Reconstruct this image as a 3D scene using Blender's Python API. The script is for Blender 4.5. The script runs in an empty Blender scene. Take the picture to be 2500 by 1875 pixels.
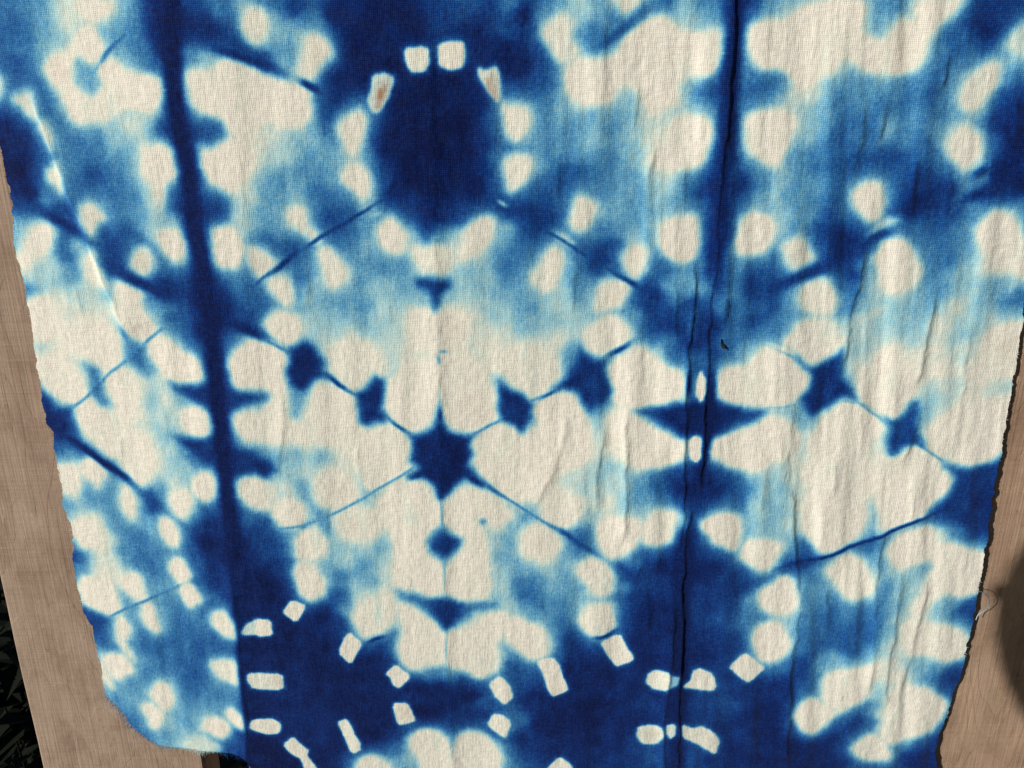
import bpy, bmesh, math, random
import numpy as np
from mathutils import Vector, Matrix

# ------------------------------------------------------------------ camera, sky, sun, exposure
scene = bpy.context.scene
col = scene.collection
H = 1.52                       # camera height above the ground (m)
cam_d = bpy.data.cameras.new('camera')
cam_d.sensor_fit = 'HORIZONTAL'
cam_d.sensor_width = 36.0
cam_d.lens = 36.0 * 1878.0 / 2500.0
cam_d.clip_start = 0.02
cam_d.clip_end = 200.0
cam = bpy.data.objects.new('camera', cam_d)
col.objects.link(cam)
cam.location = (0.0, -0.400, H)
cam.rotation_euler = (math.radians(90.0 - 17.2), 0.0, 0.0)
scene.camera = cam

SUN_EL = math.radians(15.0)
SUN_AZ = math.radians(52.0)    # to the left of straight behind the camera
to_sun = Vector((-math.sin(SUN_AZ) * math.cos(SUN_EL), -math.cos(SUN_AZ) * math.cos(SUN_EL), math.sin(SUN_EL)))
world = bpy.data.worlds.new('World')
scene.world = world
world.use_nodes = True
wn = world.node_tree.nodes
wl = world.node_tree.links
wn.clear()
sky = wn.new('ShaderNodeTexSky')
sky.sky_type = 'NISHITA'
sky.sun_disc = False
sky.sun_elevation = SUN_EL
sky.sun_rotation = math.atan2(to_sun.x, to_sun.y)
bg = wn.new('ShaderNodeBackground')
bg.inputs['Strength'].default_value = 0.05
wo = wn.new('ShaderNodeOutputWorld')
wl.new(sky.outputs['Color'], bg.inputs['Color'])
wl.new(bg.outputs['Background'], wo.inputs['Surface'])

sun_d = bpy.data.lights.new('sun', 'SUN')
sun_d.energy = 4.1
sun_d.angle = math.radians(0.53)
sun_d.color = (1.0, 0.965, 0.91)
sun = bpy.data.objects.new('sun', sun_d)
col.objects.link(sun)
sun.location = (-3, -3, 4)
sun.rotation_euler = to_sun.to_track_quat('Z', 'Y').to_euler()

scene.cycles.max_bounces = 4
scene.cycles.diffuse_bounces = 2
vs = scene.view_settings
vs.view_transform = 'Standard'
vs.look = 'None'
vs.gamma = 1.0
vs.exposure = 0.0
vs.use_curve_mapping = False

# cloth pattern and drape data, all in millimetres on the hanging cloth (x to the right, z up)
FOLD = [(-160.6, 65.7), (-164.5, 24.8), (-162.9, -4.0), (-161.2, -54.5), (-160.7, -112.6), (-161.3, -148.1), (-162.8, -200.9), (-163.7, -259.9), (-168.5, -351.4), (-170.0, -385.5)]
DYE_SHAPES = """
W|0.0|2.70|-199.9 65 -190.5 66.2 -191.9 62.2 -197 58.9 -201.5 55.6 -205.7 58.4 -208.5 60.5
W|0.1|3.91|-217.9 60.6 -210.5 62.5 -205.6 59.1 -201.6 54.9 -205.1 52.9 -211.4 52.3 -217 56.5
W|0.0|2.50|-209.5 54.4 -202.6 53.6 -199.6 48.1 -197.9 43.9 -201 39.1 -206.1 37.1 -210.2 41.3 -213.7 39.2 -216.3 33.6 -215.6 28 -223.3 25.9 -227.3 30.2 -230.4 35.2 -228.9 39.4 -223.3 43.5 -216.8 44.1 -212.9 48.2
W|0.0|2.20|-197 39.8 -193 39.7 -189.1 34.8 -183.1 32.7 -175.4 31.9 -171.1 29.1 -170.7 23.4 -172.7 17.8 -179.3 15.6 -185.4 17.1 -192.1 15.3 -200.2 15 -207.3 11.4 -217.1 11.1 -220.5 14.4 -222 19.4 -222.6 25.2 -215.6 28 -209.8 24.4 -204.4 23.6 -201 29.3 -201.6 35.6
W|0.15|3.99|-193.5 16.4 -182.4 16.4 -183.2 10.6 -188.7 6.3 -192.9 10.6
W|0.06|2.28|-247.2 23.9 -240.6 24.6 -239 20.2 -237.5 15.1 -237.4 11.5 -241.2 13 -245.1 18.1 -248.5 21.7
W|0.05|2.30|-236.7 10.8 -233.6 10 -231.7 4.9 -232.9 -1.1 -234.6 0.4 -236.3 4.9 -237.6 8.6
W|0.02|2.33|-235.1 -10.9 -231.5 -9.3 -229.7 -13.1 -230.4 -19.2 -232.3 -22.3 -235 -19.3 -237.8 -16.2 -237.1 -12.4
W|0.05|2.03|-256 33.3 -253.3 30.4 -254.1 25.4 -258 23.6
W|0.02|2.35|-220.1 -29.2 -215.7 -28.4 -211.2 -31.5 -209.2 -34.6 -213.1 -37.7 -216.5 -42.5 -218.4 -44.1 -221.1 -40.2 -221.4 -34.7
W|0.0|2.58|-184.4 -2.6 -178.5 -0.3 -172 -0.3 -168.6 -4 -168.2 -10 -170.1 -15.2 -176.4 -19.7 -180.3 -24.3 -182.8 -19 -186.1 -13.7 -186.4 -7.8
W|0.0|2.32|-181.2 -42.1 -176 -40.5 -171.2 -41.3 -169.4 -46.7 -169.8 -53.1 -172.3 -56.3 -177.4 -56.4 -180.7 -50 -182.5 -45.3
W|0.06|2.11|-196.2 -53.3 -191.7 -51.3 -187.5 -54 -186.7 -57.2 -189.1 -62.1 -193 -65.8 -196.4 -62.6 -199.5 -58.2
W|0.0|3.46|-255.1 -47.7 -250.6 -40.5 -243.7 -38 -241 -42 -242.8 -49.2 -248.7 -54.9 -255.6 -59.1 -260.8 -63.3 -263.5 -59.2 -263.9 -55.1 -259.4 -51.8
W|0.02|2.57|-225.3 -57 -220.1 -53.6 -217.7 -60.1 -215.7 -68.2 -214.2 -72.3 -219.7 -71.6 -224.3 -68.4 -226.1 -63.5
W|0.0|2.41|-160.9 30.4 -158.8 34.6 -152 35.3 -144.4 36.7 -139.6 39.4 -134.2 40.8 -129.2 38.7 -124.3 36 -120.9 32.5 -112.1 31.1 -104.7 30.1 -99.7 26.9 -98 24.1 -99.7 21.6 -97.8 17.7 -100.1 12 -105.7 8.8 -114 9.1 -118.3 12.7 -126.8 10.6 -133.9 8.4 -138.9 4.8 -142.7 11.3 -149.2 14.2 -154.4 15.6 -159.1 20.6 -160.8 25.5
W|0.0|2.78|-155.8 -2.5 -147.1 -0.3 -140.6 3.3 -134.3 4.8 -131.8 -1.1 -128.3 -4 -131.3 -11.4 -136.4 -15.2 -139.3 -21.2 -145.6 -21.2 -151.5 -18.2 -155.3 -11.4
W|0.0|2.38|-152.2 -41.9 -147.7 -40.4 -141.4 -41.2 -139.6 -46.6 -141.2 -57.7 -145.1 -60.1 -150.6 -59.3 -153.5 -56.2 -153.8 -48.2
W|0.05|1.99|-137 -51.3 -133.7 -50.5 -127.7 -53.7 -123.2 -57.7 -124.4 -61.7 -128.9 -66.5 -132 -65.7 -134.8 -60.9 -136.7 -56.1
W|0.04|2.05|-127.9 58.4 -125.5 61.1 -118.1 61.4 -116 57.1 -117.3 51 -120.3 46.3 -124 47 -127.3 50.3 -129.1 54.4
W|0.04|2.07|-98.1 48.3 -94.9 50.7 -90.7 48.3 -86.6 43.5 -89.9 38.7 -93.2 34.6 -95.8 29.7 -99.4 31.1 -104.4 33.9 -101.1 38.7
R|0.12|1.64|-67.2 32.5 -61.9 33.6 -57.1 31.8 -58.5 26.9 -61 22 -64.2 17 -66.6 15.6 -69.5 17.7 -70.1 20.6 -68.3 26.2
R|0.05|1.48|-51.7 44.2 -44.3 44.9 -40.3 43.9 -40.5 38.7 -42.1 34.6 -48.4 33.9 -50.2 36.7
R|0.02|1.63|-35.4 45.6 -30.2 47.3 -23.2 47 -22.9 42.9 -24.1 36.7 -29.7 35.6 -34.9 36.7 -35.2 41.5
R|0.08|1.79|-16.3 36 -12.6 34.6 -7.4 36.7 -5.9 31.8 -5.2 24.8 -6.7 20.6 -9.7 22.7 -12.7 28.3 -15.6 32.5
W|0.02|2.12|-78.7 14.9 -74.1 16.3 -71.6 13.4 -73.1 6.9 -75.7 1.9 -78.4 -4 -82.8 -1.8 -84.8 3.3 -85.7 7.7
W|0.02|2.16|-83.4 -10.7 -78.6 -8.1 -74.9 -9.9 -72 -15.2 -71.6 -20.4 -73.4 -25.7 -77.3 -25.7 -81 -21.2 -84.6 -16.7
W|0.04|2.20|-114.7 -33.4 -110.5 -29.6 -105.1 -30.3 -102.7 -35.7 -101.9 -40.4 -98.2 -44.3 -100.8 -46.6 -105.4 -45.1 -110.7 -41.2 -114.3 -37.3
W|0.04|2.23|-101.2 -52.1 -97 -49.7 -92.5 -52.9 -87.3 -59.2 -86 -63.3 -88.7 -68.9 -93.7 -71 -96.8 -68.9 -98.8 -62.5
W|0.0|2.21|-69.4 -39.6 -63.7 -34.9 -59.8 -36.5 -56.1 -41.1 -55.2 -47.4 -57.3 -52.2 -62.9 -51.4 -67.5 -48.2 -69.3 -43.5
W|0.04|2.39|-51.7 -49.7 -40.5 -50.1 -28.6 -49.7 -27.9 -54.5 -32 -61.7 -37 -64.9 -40.9 -63.3 -44.9 -63.3 -48.8 -59.2
W|0.02|2.38|-24.5 -45.1 -22 -39.6 -17.3 -35.7 -11 -36.1 -9.4 -40.4 -11.8 -47.4 -15.9 -52.2 -20.7 -55.3 -26.3 -55.3
W|0.03|2.27|-4.5 19.1 -1.5 19.9 4.5 17.7 8.7 13.4 8 8.4 4.6 3.7 1.5 3.3 -2.3 6.9 -3.8 13.4
W|0.03|2.16|-4.6 -10.7 -1.5 -6.2 3.8 -4.4 8.5 -7 9.3 -11.4 7 -16.7 2.3 -20.4 -1.6 -20.4 -3.9 -15.9
W|0.04|2.10|-127.5 -68.9 -123.1 -64.9 -118.3 -65.3 -116.3 -69.7 -115.1 -75.5 -116.3 -79.6 -119.6 -80.4 -124.2 -77.1 -126.3 -73
W|0.02|2.29|-130 -87 -124.8 -83.7 -119.1 -84.1 -115.3 -87 -113.3 -92.9 -114.6 -98.8 -117.4 -102.2 -123 -100.5 -129.2 -95.4 -131.6 -91.2
W|0.0|2.51|-154.3 -114.3 -152 -108.3 -142 -100.5 -135.2 -98.4 -128.1 -101.4 -122.8 -107.4 -121.7 -113.4 -123 -119.5 -124.6 -128.3 -134.7 -127.4 -144.8 -127.4 -151.9 -123
W|0.02|2.99|-155 -143.5 -149.4 -139 -140.6 -136.3 -127.7 -134.5 -120 -143.5 -125.5 -157.2 -138.4 -157.2 -147.8 -157.2 -154.1 -150.8
W|0.02|2.70|-108.6 -128.3 -103.2 -123.9 -98.2 -123.9 -92.6 -127.4 -87.8 -132.7 -86.5 -139 -86.1 -146.2 -89.3 -157.2 -99.7 -157.2 -116.9 -157.2 -115.8 -144.4 -111.6 -134.5
W|0.03|2.84|-98.4 -114.3 -96.9 -105.6 -90.8 -100.5 -83.4 -100.5 -74.4 -103.1 -69.7 -107.4 -70.9 -116 -77.1 -122.1 -83.3 -127.4 -87.5 -127.4 -92.3 -123 -97.1 -119.5
W|0.02|2.80|-55.8 -93.7 -53.9 -86.2 -48.8 -82.1 -41.5 -82.1 -39.9 -84.5 -32.5 -82.1 -26.1 -84.5 -23.7 -90.4 -25.5 -98.8 -33.9 -103.1 -42.2 -103.9 -51.2 -103.1
W|0.01|2.54|-67.6 -134.5 -62.2 -126.5 -58.4 -116.9 -49.9 -111.7 -39.9 -110.8 -40.3 -125.6 -39.7 -135.4 -45 -141.7 -51.2 -148.9 -56.4 -150.8 -62.2 -145.3 -67 -139.9
W|0.01|2.50|-38.2 -112.5 -25.7 -110.8 -15 -121.2 -7.5 -130.1 -6.7 -139 -11.9 -146.2 -17.9 -150.8 -23 -151.7 -30.7 -148 -36.5 -142.6 -38.4 -134.5
W|0.01|2.40|-82.1 -150.8 -75 -146.2 -68.2 -146.2 -62.4 -149.8 -58.3 -155.3 -56.8 -160.9 -58.8 -168.3 -61.7 -175.8 -68.1 -182.5 -76.2 -185.3 -81.5 -186.3 -85.6 -182.5 -86.7 -171.1 -85.9 -157.2
W|0.03|2.80|-112 -183.4 -108 -177.7 -99.2 -175.8 -90.7 -178.7 -87.6 -185.3 -89.8 -194 -97.2 -198.9 -105.1 -197.9 -111 -194
W|0.03|2.81|-155.8 -183.5 -150.1 -179.7 -142.3 -179.7 -137.5 -184.4 -136.3 -191.1 -139.7 -198.9 -145 -198.9 -151.8 -196 -155.6 -190.2
W|0.02|2.65|-136.9 -197.9 -131.2 -193.1 -123.3 -193.5 -117.6 -198.9 -118.9 -204.8 -122.9 -209.7 -128.3 -211.2 -133.5 -208.7 -137.5 -203.8
W|0.01|2.65|-76.7 -194.9 -71 -188.1 -64.7 -183.8 -55.9 -183.3 -49.1 -187.2 -43.1 -192 -41 -198.8 -40.8 -206.6 -42.7 -210.6 -47.3 -214.5 -50.2 -220.5 -49.1 -228.6 -43.3 -231.7 -40.5 -236.8 -40.9 -249.2 -42.6 -254.9 -47.7 -256.5 -54.9 -253.9 -64.9 -250.2 -69 -240.9 -68.3 -225.6 -69.5 -212.6 -76.3 -204.6
W|0.01|2.65|-39.6 -194.9 -33.3 -189.1 -22.7 -187.2 -15.7 -187.2 -8.7 -192 -3.4 -198.8 -1.7 -204.6 -8.8 -209.6 -14.1 -206.6 -18.5 -203.7 -21.2 -206.6 -17.8 -215.5 -14.4 -230.6 -13.6 -246 -16.5 -257.5 -23.8 -259.7 -36.7 -256.5 -39.7 -251.3 -39.4 -238.8 -34.3 -232.7 -29.6 -224.6 -32.1 -216.5 -38.3 -211.6 -39.4 -204.6
W|0.01|2.41|-20.6 -159 -17.1 -152.6 -8.5 -147.6 -1.6 -147.1 3.5 -150.7 8.7 -155.3 7.1 -175.8 8 -185.3 3.6 -194 -3.4 -193 -8.7 -187.3 -15.6 -179.6 -19 -170.2
W|0.03|3.03|-102.3 -208.6 -101 -202.7 -97.2 -198.8 -91.8 -196.8 -83.1 -198.8 -79 -206.6 -79.5 -215.5 -86 -219.5 -93.2 -219.5 -99.2 -215.5
W|0.02|2.51|-126.4 -220.6 -122.3 -213.6 -116.7 -210.6 -111.6 -213.6 -108.5 -220.5 -109.8 -226.6 -114.6 -230.6 -120.2 -232.7 -125.5 -230.7
W|0.02|2.54|-127 -237.8 -123 -233.2 -116.8 -235.8 -114.5 -240.9 -110.8 -246.1 -111.8 -253.4 -116.7 -258.6 -121.4 -259.1 -126.5 -254.4 -128.1 -246.1
W|0.02|2.77|-94.2 -266 -88.2 -258.6 -80.8 -256.5 -73.5 -258.6 -71.1 -267.1 -74.4 -276.7 -81.2 -282.2 -88.8 -285.4 -93.2 -280 -95.5 -272.4
W|0.01|2.77|-67.2 -261.8 -60.7 -260.7 -53.6 -267.1 -46.3 -273.5 -41.4 -278.9 -40.2 -288.7 -40.6 -303.1 -47.2 -303.1 -52.9 -304.2 -58.8 -308.1 -64.3 -304.2 -68.7 -297.5 -69.4 -290.9 -66.2 -281.1 -67.7 -272.4
W|0.01|2.80|-39.6 -283.2 -33.5 -280 -22.2 -276.7 -14.7 -270.3 -6.4 -268.1 -0.8 -274.6 -5.5 -283.2 -9.3 -289.8 -6.5 -300.9 -9.4 -310.9 -19.9 -314.9 -29.4 -309.8 -38.7 -304.2
W|0.02|2.98|-101.2 -382.7 -94.8 -374.2 -84.9 -373 -78.3 -381.5 -76.7 -390.2 -79.2 -400.2 -103.3 -400.2
W|0.01|2.55|-65.6 -360.9 -58.5 -353.2 -49.7 -352.6 -43 -358.5 -38.8 -369.3 -39.1 -400.2 -56.1 -400.2 -59.3 -375.4 -64.9 -368.1
W|0.01|2.75|-36.3 -365.7 -31.2 -357.3 -22.4 -354.9 -12.7 -360.9 -7.8 -371.8 -9.9 -400.2 -37 -400.2
W|0.03|2.06|14.7 52.4 18.3 57.1 22.7 59.4 27.8 57.7 29.4 53.7 28.8 49 33.3 43.5 29.7 40.1 25.3 38.1 20.8 40.8 17.7 45.6 14.7 49.7
W|0.03|2.03|47.9 68.3 48 65.7 51.1 61.7 54.1 59.7 58.4 62.4 61.8 65.7 63.1 69.7
W|0.0|2.39|26.1 34.6 29.7 38.7 35.6 41.5 41.6 40.1 46.1 40.1 51.8 45.6 54.5 51 60.1 55.7 65.9 58.4 71.7 58.4 76.3 55.1 80.9 52.4 91.9 53 99.2 53.7 102.5 49 101.6 42.2 98.3 36.7 94.2 32.5 86 31.8 81 28.3 79.2 21.3 68 17.7 64 23.4 60 27.6 55.5 29 51.1 24.8 48.3 21.3 40.8 19.9 33.2 19.1 28.6 22 25.9 27.6
W|0.0|2.59|74.8 6.2 79.7 12 85.7 14.2 95.6 13.4 98.2 8.4 97.3 1.1 95.5 -5.5 91.1 -9.9 85.1 -11.4 80.5 -12.9 74.2 -9.9 71.7 -7.7 72.8 -0.3
W|0.03|2.20|31.4 -30.3 33.6 -25.7 39.1 -25.4 43.9 -29.6 43.2 -33.4 39.5 -38.8 35.6 -41.9 32.4 -41.9 30 -37.3
W|0.1|1.43|23 -42.7 26.1 -43.5 31.8 -49 29.4 -49 24.6 -45.8
W|0.0|2.22|76 -41.9 79.7 -37.3 88.2 -34.9 93.7 -35.7 95.4 -41.9 94.8 -51.4 91.2 -56.9 84.8 -56.9 79.8 -52.9 76.6 -46.6
W|0.05|2.08|56 -56.8 59 -52.1 62.8 -48.9 67.6 -48.9 71 -52.9 69.7 -59.2 66.8 -64.1 63.3 -66.1 59.5 -62.5
W|0.03|2.25|8.9 -64.1 12.8 -59.2 17.6 -52.9 22.3 -49.7 26.3 -53.7 24.9 -62.5 22.6 -70.6 19.4 -73.4 15.4 -72.2 11.3 -68.9
W|0.0|2.51|112.1 48.3 114.5 53.7 121.6 56.4 130.3 57.7 137.2 61.7 146.2 65.7 161.3 67 167.8 61.7 167.6 52.4 172.5 49 179.8 49.7 183.8 57.1 191.2 57.1 191.1 62.4 193.5 65.7 210.7 67 210.6 63.1 203.9 55.1 200.4 49.7 198.4 43.5 195.1 36.7 189.6 33.2 180 32.5 172.3 34.6 165.1 38.1 159 39.4 155.1 34.6 146.9 28.3 138 27.6 134.4 33.2 128.1 36 119.9 36 115 40.8
W|0.0|2.58|114.7 10.6 117.4 14.9 125.5 16.7 132.4 16.3 139.8 10.6 138.3 3.3 135.3 -4 131.9 -9.2 125.6 -7.7 119.1 -4 114.6 3.3
W|0.0|2.21|115.3 -40.4 118.7 -34.2 125.7 -33 132.2 -34.9 134.3 -40.4 133.5 -48.2 130.8 -52.9 124.5 -54.5 118 -52.9 115.1 -46.6
W|0.06|2.07|140.1 -50.6 142.8 -46.2 148.3 -45.5 152.7 -49 156.1 -54.5 154.5 -57.7 150.8 -60.5 147.8 -62.5 144.1 -58.5
W|0.03|2.55|219.2 26.2 221.2 31.8 227.8 36.7 234.3 37.7 236.7 33.2 235.5 27.6 231.7 23.4 228.1 18.4 224.7 16.3 221.2 19.1
W|0.02|2.45|216.7 1.1 219.5 6.9 224.6 8.4 231.1 6.2 234.3 1.1 233.8 -4.7 229.8 -8.4 226.5 -11.4 222.1 -8.4 218.3 -4
W|0.0|2.19|172.1 -24.2 177.3 -18.9 184.8 -17.4 187.3 -21.2 188.7 -28 188.8 -34.2 185.4 -38 181.1 -35.7 176.6 -31.9
W|0.15|1.43|183.7 -43.5 187.8 -38.8 193.8 -36.1 197.1 -37.3 192.1 -41.1 186.2 -44.3
W|0.1|2.37|237.9 46.3 240.9 53.7 246.4 55.7 249.1 42.2 241.5 42.9
W|0.0|2.40|188.5 -54.5 191.5 -48.2 199.1 -45.8 204.5 -49.8 210.4 -56.9 212.9 -62.5 211.5 -69 205.6 -73.1 198.5 -73.9 193.8 -69.8 191.4 -60.9
W|0.0|2.68|239.9 -38.8 242.9 -33.4 248 -31.1 253.9 -33.4 258.9 -38.8 261.2 -46.6 260 -52.9 252.4 -54.9 245.7 -52.9 241.4 -46.6
W|0.03|2.26|47.6 -67.3 53.2 -66.1 59.7 -68.1 61.1 -71.4 58.5 -77.1 55.4 -82.1 49 -83.7 43.6 -82.1 43.1 -77.1 45.3 -70.6
W|0.02|2.47|39.5 -95.4 44.3 -89.5 50.7 -87 58.1 -87.9 63.3 -92.9 64.7 -98 60.4 -103.1 54 -107.4 46.5 -108.2 39.7 -103.1
W|0.02|2.66|-6.7 -110.8 0 -103.9 10.8 -103.1 21.6 -105.6 25.8 -112.5 26 -119.5 21 -126.5 15.2 -131.8 9.3 -132.3 3.4 -127.4 -2.5 -121.2
W|0.0|2.51|51 -116 53.3 -111.7 59.8 -107.4 66.2 -103.1 71.2 -103.9 77.3 -109.1 83.4 -113.4 91.1 -116 93.5 -121.2 93.6 -130 88.8 -133.6 80.5 -136.3 71.1 -135.4 62.7 -135.4 55.7 -130 53.8 -123.9
W|0.0|2.72|11.9 -139 16.1 -132.7 22.8 -128.3 30.3 -127.4 35.5 -131.8 39.1 -139 41.8 -146.2 43.7 -153.5 43.3 -166.4 30.4 -173.9 21.8 -180.6 13.2 -193 5.3 -194 -3.5 -191.1 -5.2 -166.4 0 -149.8 6 -155.3 11.1 -149.8 14.5 -144.4
W|0.0|2.72|59.4 -139 66.3 -140.8 76.9 -148 88.3 -153.5 94.5 -156.2 95.7 -161.8 93.5 -167.4 86.9 -172.1 76.5 -173 67.8 -172.1 62.2 -164.6 55 -157.2 54.5 -143.5
R|0.02|1.34|99.9 -123 101.5 -116 104.3 -120.4 104.9 -128.3 103.2 -133.6 100.4 -130
R|0.0|1.38|98 -157.2 101.2 -153.5 105.2 -155.3 105.1 -165.5 103.2 -169.2 99.5 -166.4
W|0.0|2.68|112.8 -117.7 116.8 -115.1 126.7 -113.8 131.2 -108.2 137.4 -103.9 144 -103.9 150.2 -107.4 156.6 -112.5 160.9 -117.7 160.4 -123.9 157.7 -130 152.9 -132.7 145.6 -135.4 136.3 -136.3 123.6 -135.4 114.8 -131.8 112.1 -124.7
W|0.0|2.93|110.2 -159.9 112.4 -155.3 120.8 -153.5 129.1 -149.8 137.3 -146.2 145.5 -143.5 154.6 -148 159.8 -157.2 152.2 -166.4 143.9 -170.2 139.9 -173.9 134 -175.4 122.4 -172.1 113.3 -167.4 109.2 -163.6
W|0.02|2.27|151.6 -75.5 155 -69.7 163.5 -66.1 167.2 -69.7 170.1 -77.1 169.6 -82.9 166.7 -86.2 157.5 -84.5 153 -80.4
W|0.02|2.48|145.3 -100.5 149.5 -92.9 157.2 -88.7 167 -88.7 175.9 -93.7 176.8 -101.4 171.7 -106.5 167.2 -110.8 160.6 -111.7 155.4 -109.1 149.9 -104.8
W|0.0|2.86|187.7 -127.4 188.2 -118.6 192.6 -114.3 201.6 -112.5 211.6 -112.5 218.5 -119.5 220.7 -128.3 216.7 -135.4 211.7 -141.7 205.8 -141.7 198.3 -137.2 190.9 -132.7
W|0.0|2.89|176.5 -139 180.1 -133.6 185.9 -132.7 192.3 -136.3 198.8 -140.8 205.6 -146.2 206.8 -148.9 202.6 -155.3 194.8 -161.8 182.5 -166.4 169.5 -166.4 167.9 -152.6
W|0.0|2.59|217.8 -165.5 222.3 -160.9 229.3 -161.8 238.9 -167.4 246.2 -174.9 249.6 -179.6 249 -186.3 244 -193 237.4 -201.8 227.8 -208.7 217.6 -211.7 211.5 -206.7 210.3 -185.3 213.5 -171.1
W|0.0|2.75|228.3 -155.3 231.6 -148.9 242.7 -139 255.1 -137.2 267.4 -134.5 277.2 -132.7 281.8 -148 278.5 -157.2 272.3 -165.5 261 -170.2 252.8 -173 245.4 -170.2 234.8 -163.6
W|0.02|2.81|252.4 -98.8 256.4 -93.7 264 -90.4 277 -89.5 276.9 -105.6 276.4 -120.4 262.9 -119.5 254.9 -112.5 252 -105.6
W|0.0|2.67|167.7 -208.6 169.1 -192.9 174.1 -183.3 186.7 -179.5 198.1 -186.2 202.7 -200.7 201.8 -213.5 197.3 -220.5 190.7 -224.6 183.7 -226.8 176.1 -223
W|0.0|2.67|108.3 -210.6 110.1 -204.6 117.9 -201.7 127.8 -203.7 132 -211.6 131.9 -220.5 128.7 -224.6 120.2 -220.5 112.7 -215.5
W|0.0|2.88|133.3 -226.6 137.2 -219.5 145.2 -218.5 152.6 -220.5 155.4 -226.6 153.9 -233.7 150.7 -239.3 145.3 -238.8 139.5 -234.7 134.6 -230.6
W|0.02|2.91|185.2 -238.8 190.6 -231.6 198.3 -228.1 205.1 -231.6 210.9 -240.9 214.8 -249.2 212 -255.4 203.2 -258.6 196.4 -255.4 191.7 -247.1
W|0.0|2.40|149.2 -261.8 148.4 -253.3 153.6 -250.2 158.4 -243.5 165.8 -244.5 169.3 -251.2 170.9 -261.8 168.3 -267.1 160.1 -268.7 153.3 -266
W|0.0|2.62|147 -287.6 149 -278.9 154.3 -276.2 160 -276.7 165.2 -282.1 168.7 -288.7 166.7 -296.4 162.6 -302 157 -303.6 148.8 -296.4
W|0.0|2.88|219.4 -224.6 224.6 -216.5 232.7 -211.6 242.5 -211.6 247.3 -218.5 258.7 -222.5 268.2 -225.6 278.5 -227.6 280.5 -238.8 279.2 -251.2 266.1 -255.4 257.5 -253.3 251.8 -257.5 247.6 -266 242.7 -270.3 241.4 -261.8 246.2 -251.2 248.3 -235.7 243.1 -231.6 236.2 -233.7 230.4 -237.8 225.4 -234.7 221.1 -229.6
W|0.0|2.98|235.7 -278.9 243.1 -272.4 254.6 -274.6 266.1 -276.7 274.5 -282.1 277.3 -287.6 276.2 -297.5 268.5 -302 260.5 -299.7 250.6 -296.4 240.8 -294.2
W|0.0|2.87|192 -318.9 195.9 -312.1 203.1 -308.7 210.4 -306.4 217.7 -304.2 222.9 -300.8 221.3 -316.6 220.6 -325.7 213.9 -332.6 205.9 -338.4 200.8 -336.1 194.3 -330.3
W|0.0|2.33|177.3 -341.9 182.8 -330.3 189.4 -329.2 195.7 -333.8 202.2 -339.6 196.7 -350.2 189.5 -354.9 181.1 -350.2
W|0.0|3.12|231.6 -349 233.8 -337.3 236 -325.7 239.9 -320 250.5 -320 262.9 -325.7 270.6 -331.5 272.7 -338.4 268.4 -347.8 261.8 -354.9 250.6 -358.5 241.3 -362.1 232.6 -356.1
W|0.02|2.56|216.4 -366.9 221.4 -359.7 226.7 -356.1 235.3 -360.9 241.6 -370.5 237.5 -376.6 229.6 -376.6 222.3 -374.2
W|0.03|3.06|5.4 -225.6 6.3 -215.5 10.7 -209.6 16 -208.1 22.3 -211.6 27.8 -218.5 28.8 -223.5 25.3 -229.6 19.9 -233.2 10.8 -231.7
W|0.02|2.66|16.8 -200.7 20.4 -206.6 26.7 -210.6 31.2 -211.6 37.3 -206.6 39.8 -198.8 37.8 -191 17.6 -191
W|0.0|2.88|52.1 -222.5 50 -213.5 53.3 -205.6 62.2 -206.6 71.1 -206.6 75 -212.5 71.8 -221.5 66.8 -228.6 60.6 -231.7 56 -229.6
W|0.0|2.87|75.3 -218.5 75.7 -208.6 79.7 -200.7 88.4 -198.8 95.8 -202.7 98 -209.6 94.9 -216.5 86.1 -220.5 79 -221.5
W|0.02|2.54|39.9 -236.8 43.4 -230.6 50.6 -231.7 58.1 -237.8 60.1 -244 58.7 -254.4 52.4 -256.5 46.8 -253.3 41 -244
W|0.02|2.60|40.8 -272.4 44.3 -263.9 51.6 -261.8 60 -262.8 62.1 -270.3 61.5 -278.9 56.1 -283.2 50.5 -285.4 44.8 -281.1
W|0.0|2.79|-0.9 -274.6 2.8 -270.3 9.3 -275.7 16.8 -276.7 21.5 -283.2 22.6 -294.2 18.9 -299.7 12.3 -300.8 5.7 -296.4 0 -290.9 -2.8 -283.2
W|0.0|2.84|-262.5 -80.7 -254 -78.1 -248.3 -80.5 -248.1 -88.9 -250.6 -97.6 -256.5 -100.3 -262.7 -99.6 -264.1 -91
W|0.0|3.10|-265 -113.7 -256.6 -109.9 -247.7 -110.6 -245.8 -114.9 -238.9 -121.8 -234.8 -129.7 -239.4 -135.3 -245.7 -140.1 -250.9 -138.4 -257.3 -133.2 -263.6 -128 -265 -120.8
W|0.0|3.58|-241.7 -102.6 -226.6 -91.9 -217.9 -92.5 -212.4 -101.8 -212 -110.5 -218.2 -115.9 -224.3 -120.5 -227.4 -117.9 -231 -112.8 -236.7 -109.4
W|0.0|2.59|-210.4 -73.1 -208.9 -68.9 -203.6 -68 -198 -70.4 -195.3 -75.3 -197.2 -82 -193.1 -89.4 -190.3 -94.4 -194.4 -98.8 -200.2 -102.4 -205.8 -99.1 -209.1 -92.3 -210.4 -83.9
W|0.0|2.63|-198.8 -104.9 -194.4 -98.8 -188.1 -96.9 -183.5 -101.1 -178.1 -106.1 -170.7 -109.4 -168.4 -115.4 -169.6 -121.5 -176.9 -123.5 -185.6 -122.9 -192 -118.7 -196.5 -112.7
W|0.0|3.06|-225.9 -125 -219.7 -119.5 -211.8 -114.8 -208 -119.1 -206.7 -128 -208.9 -137 -212 -145.3 -220.5 -142 -222.6 -132.1
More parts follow.
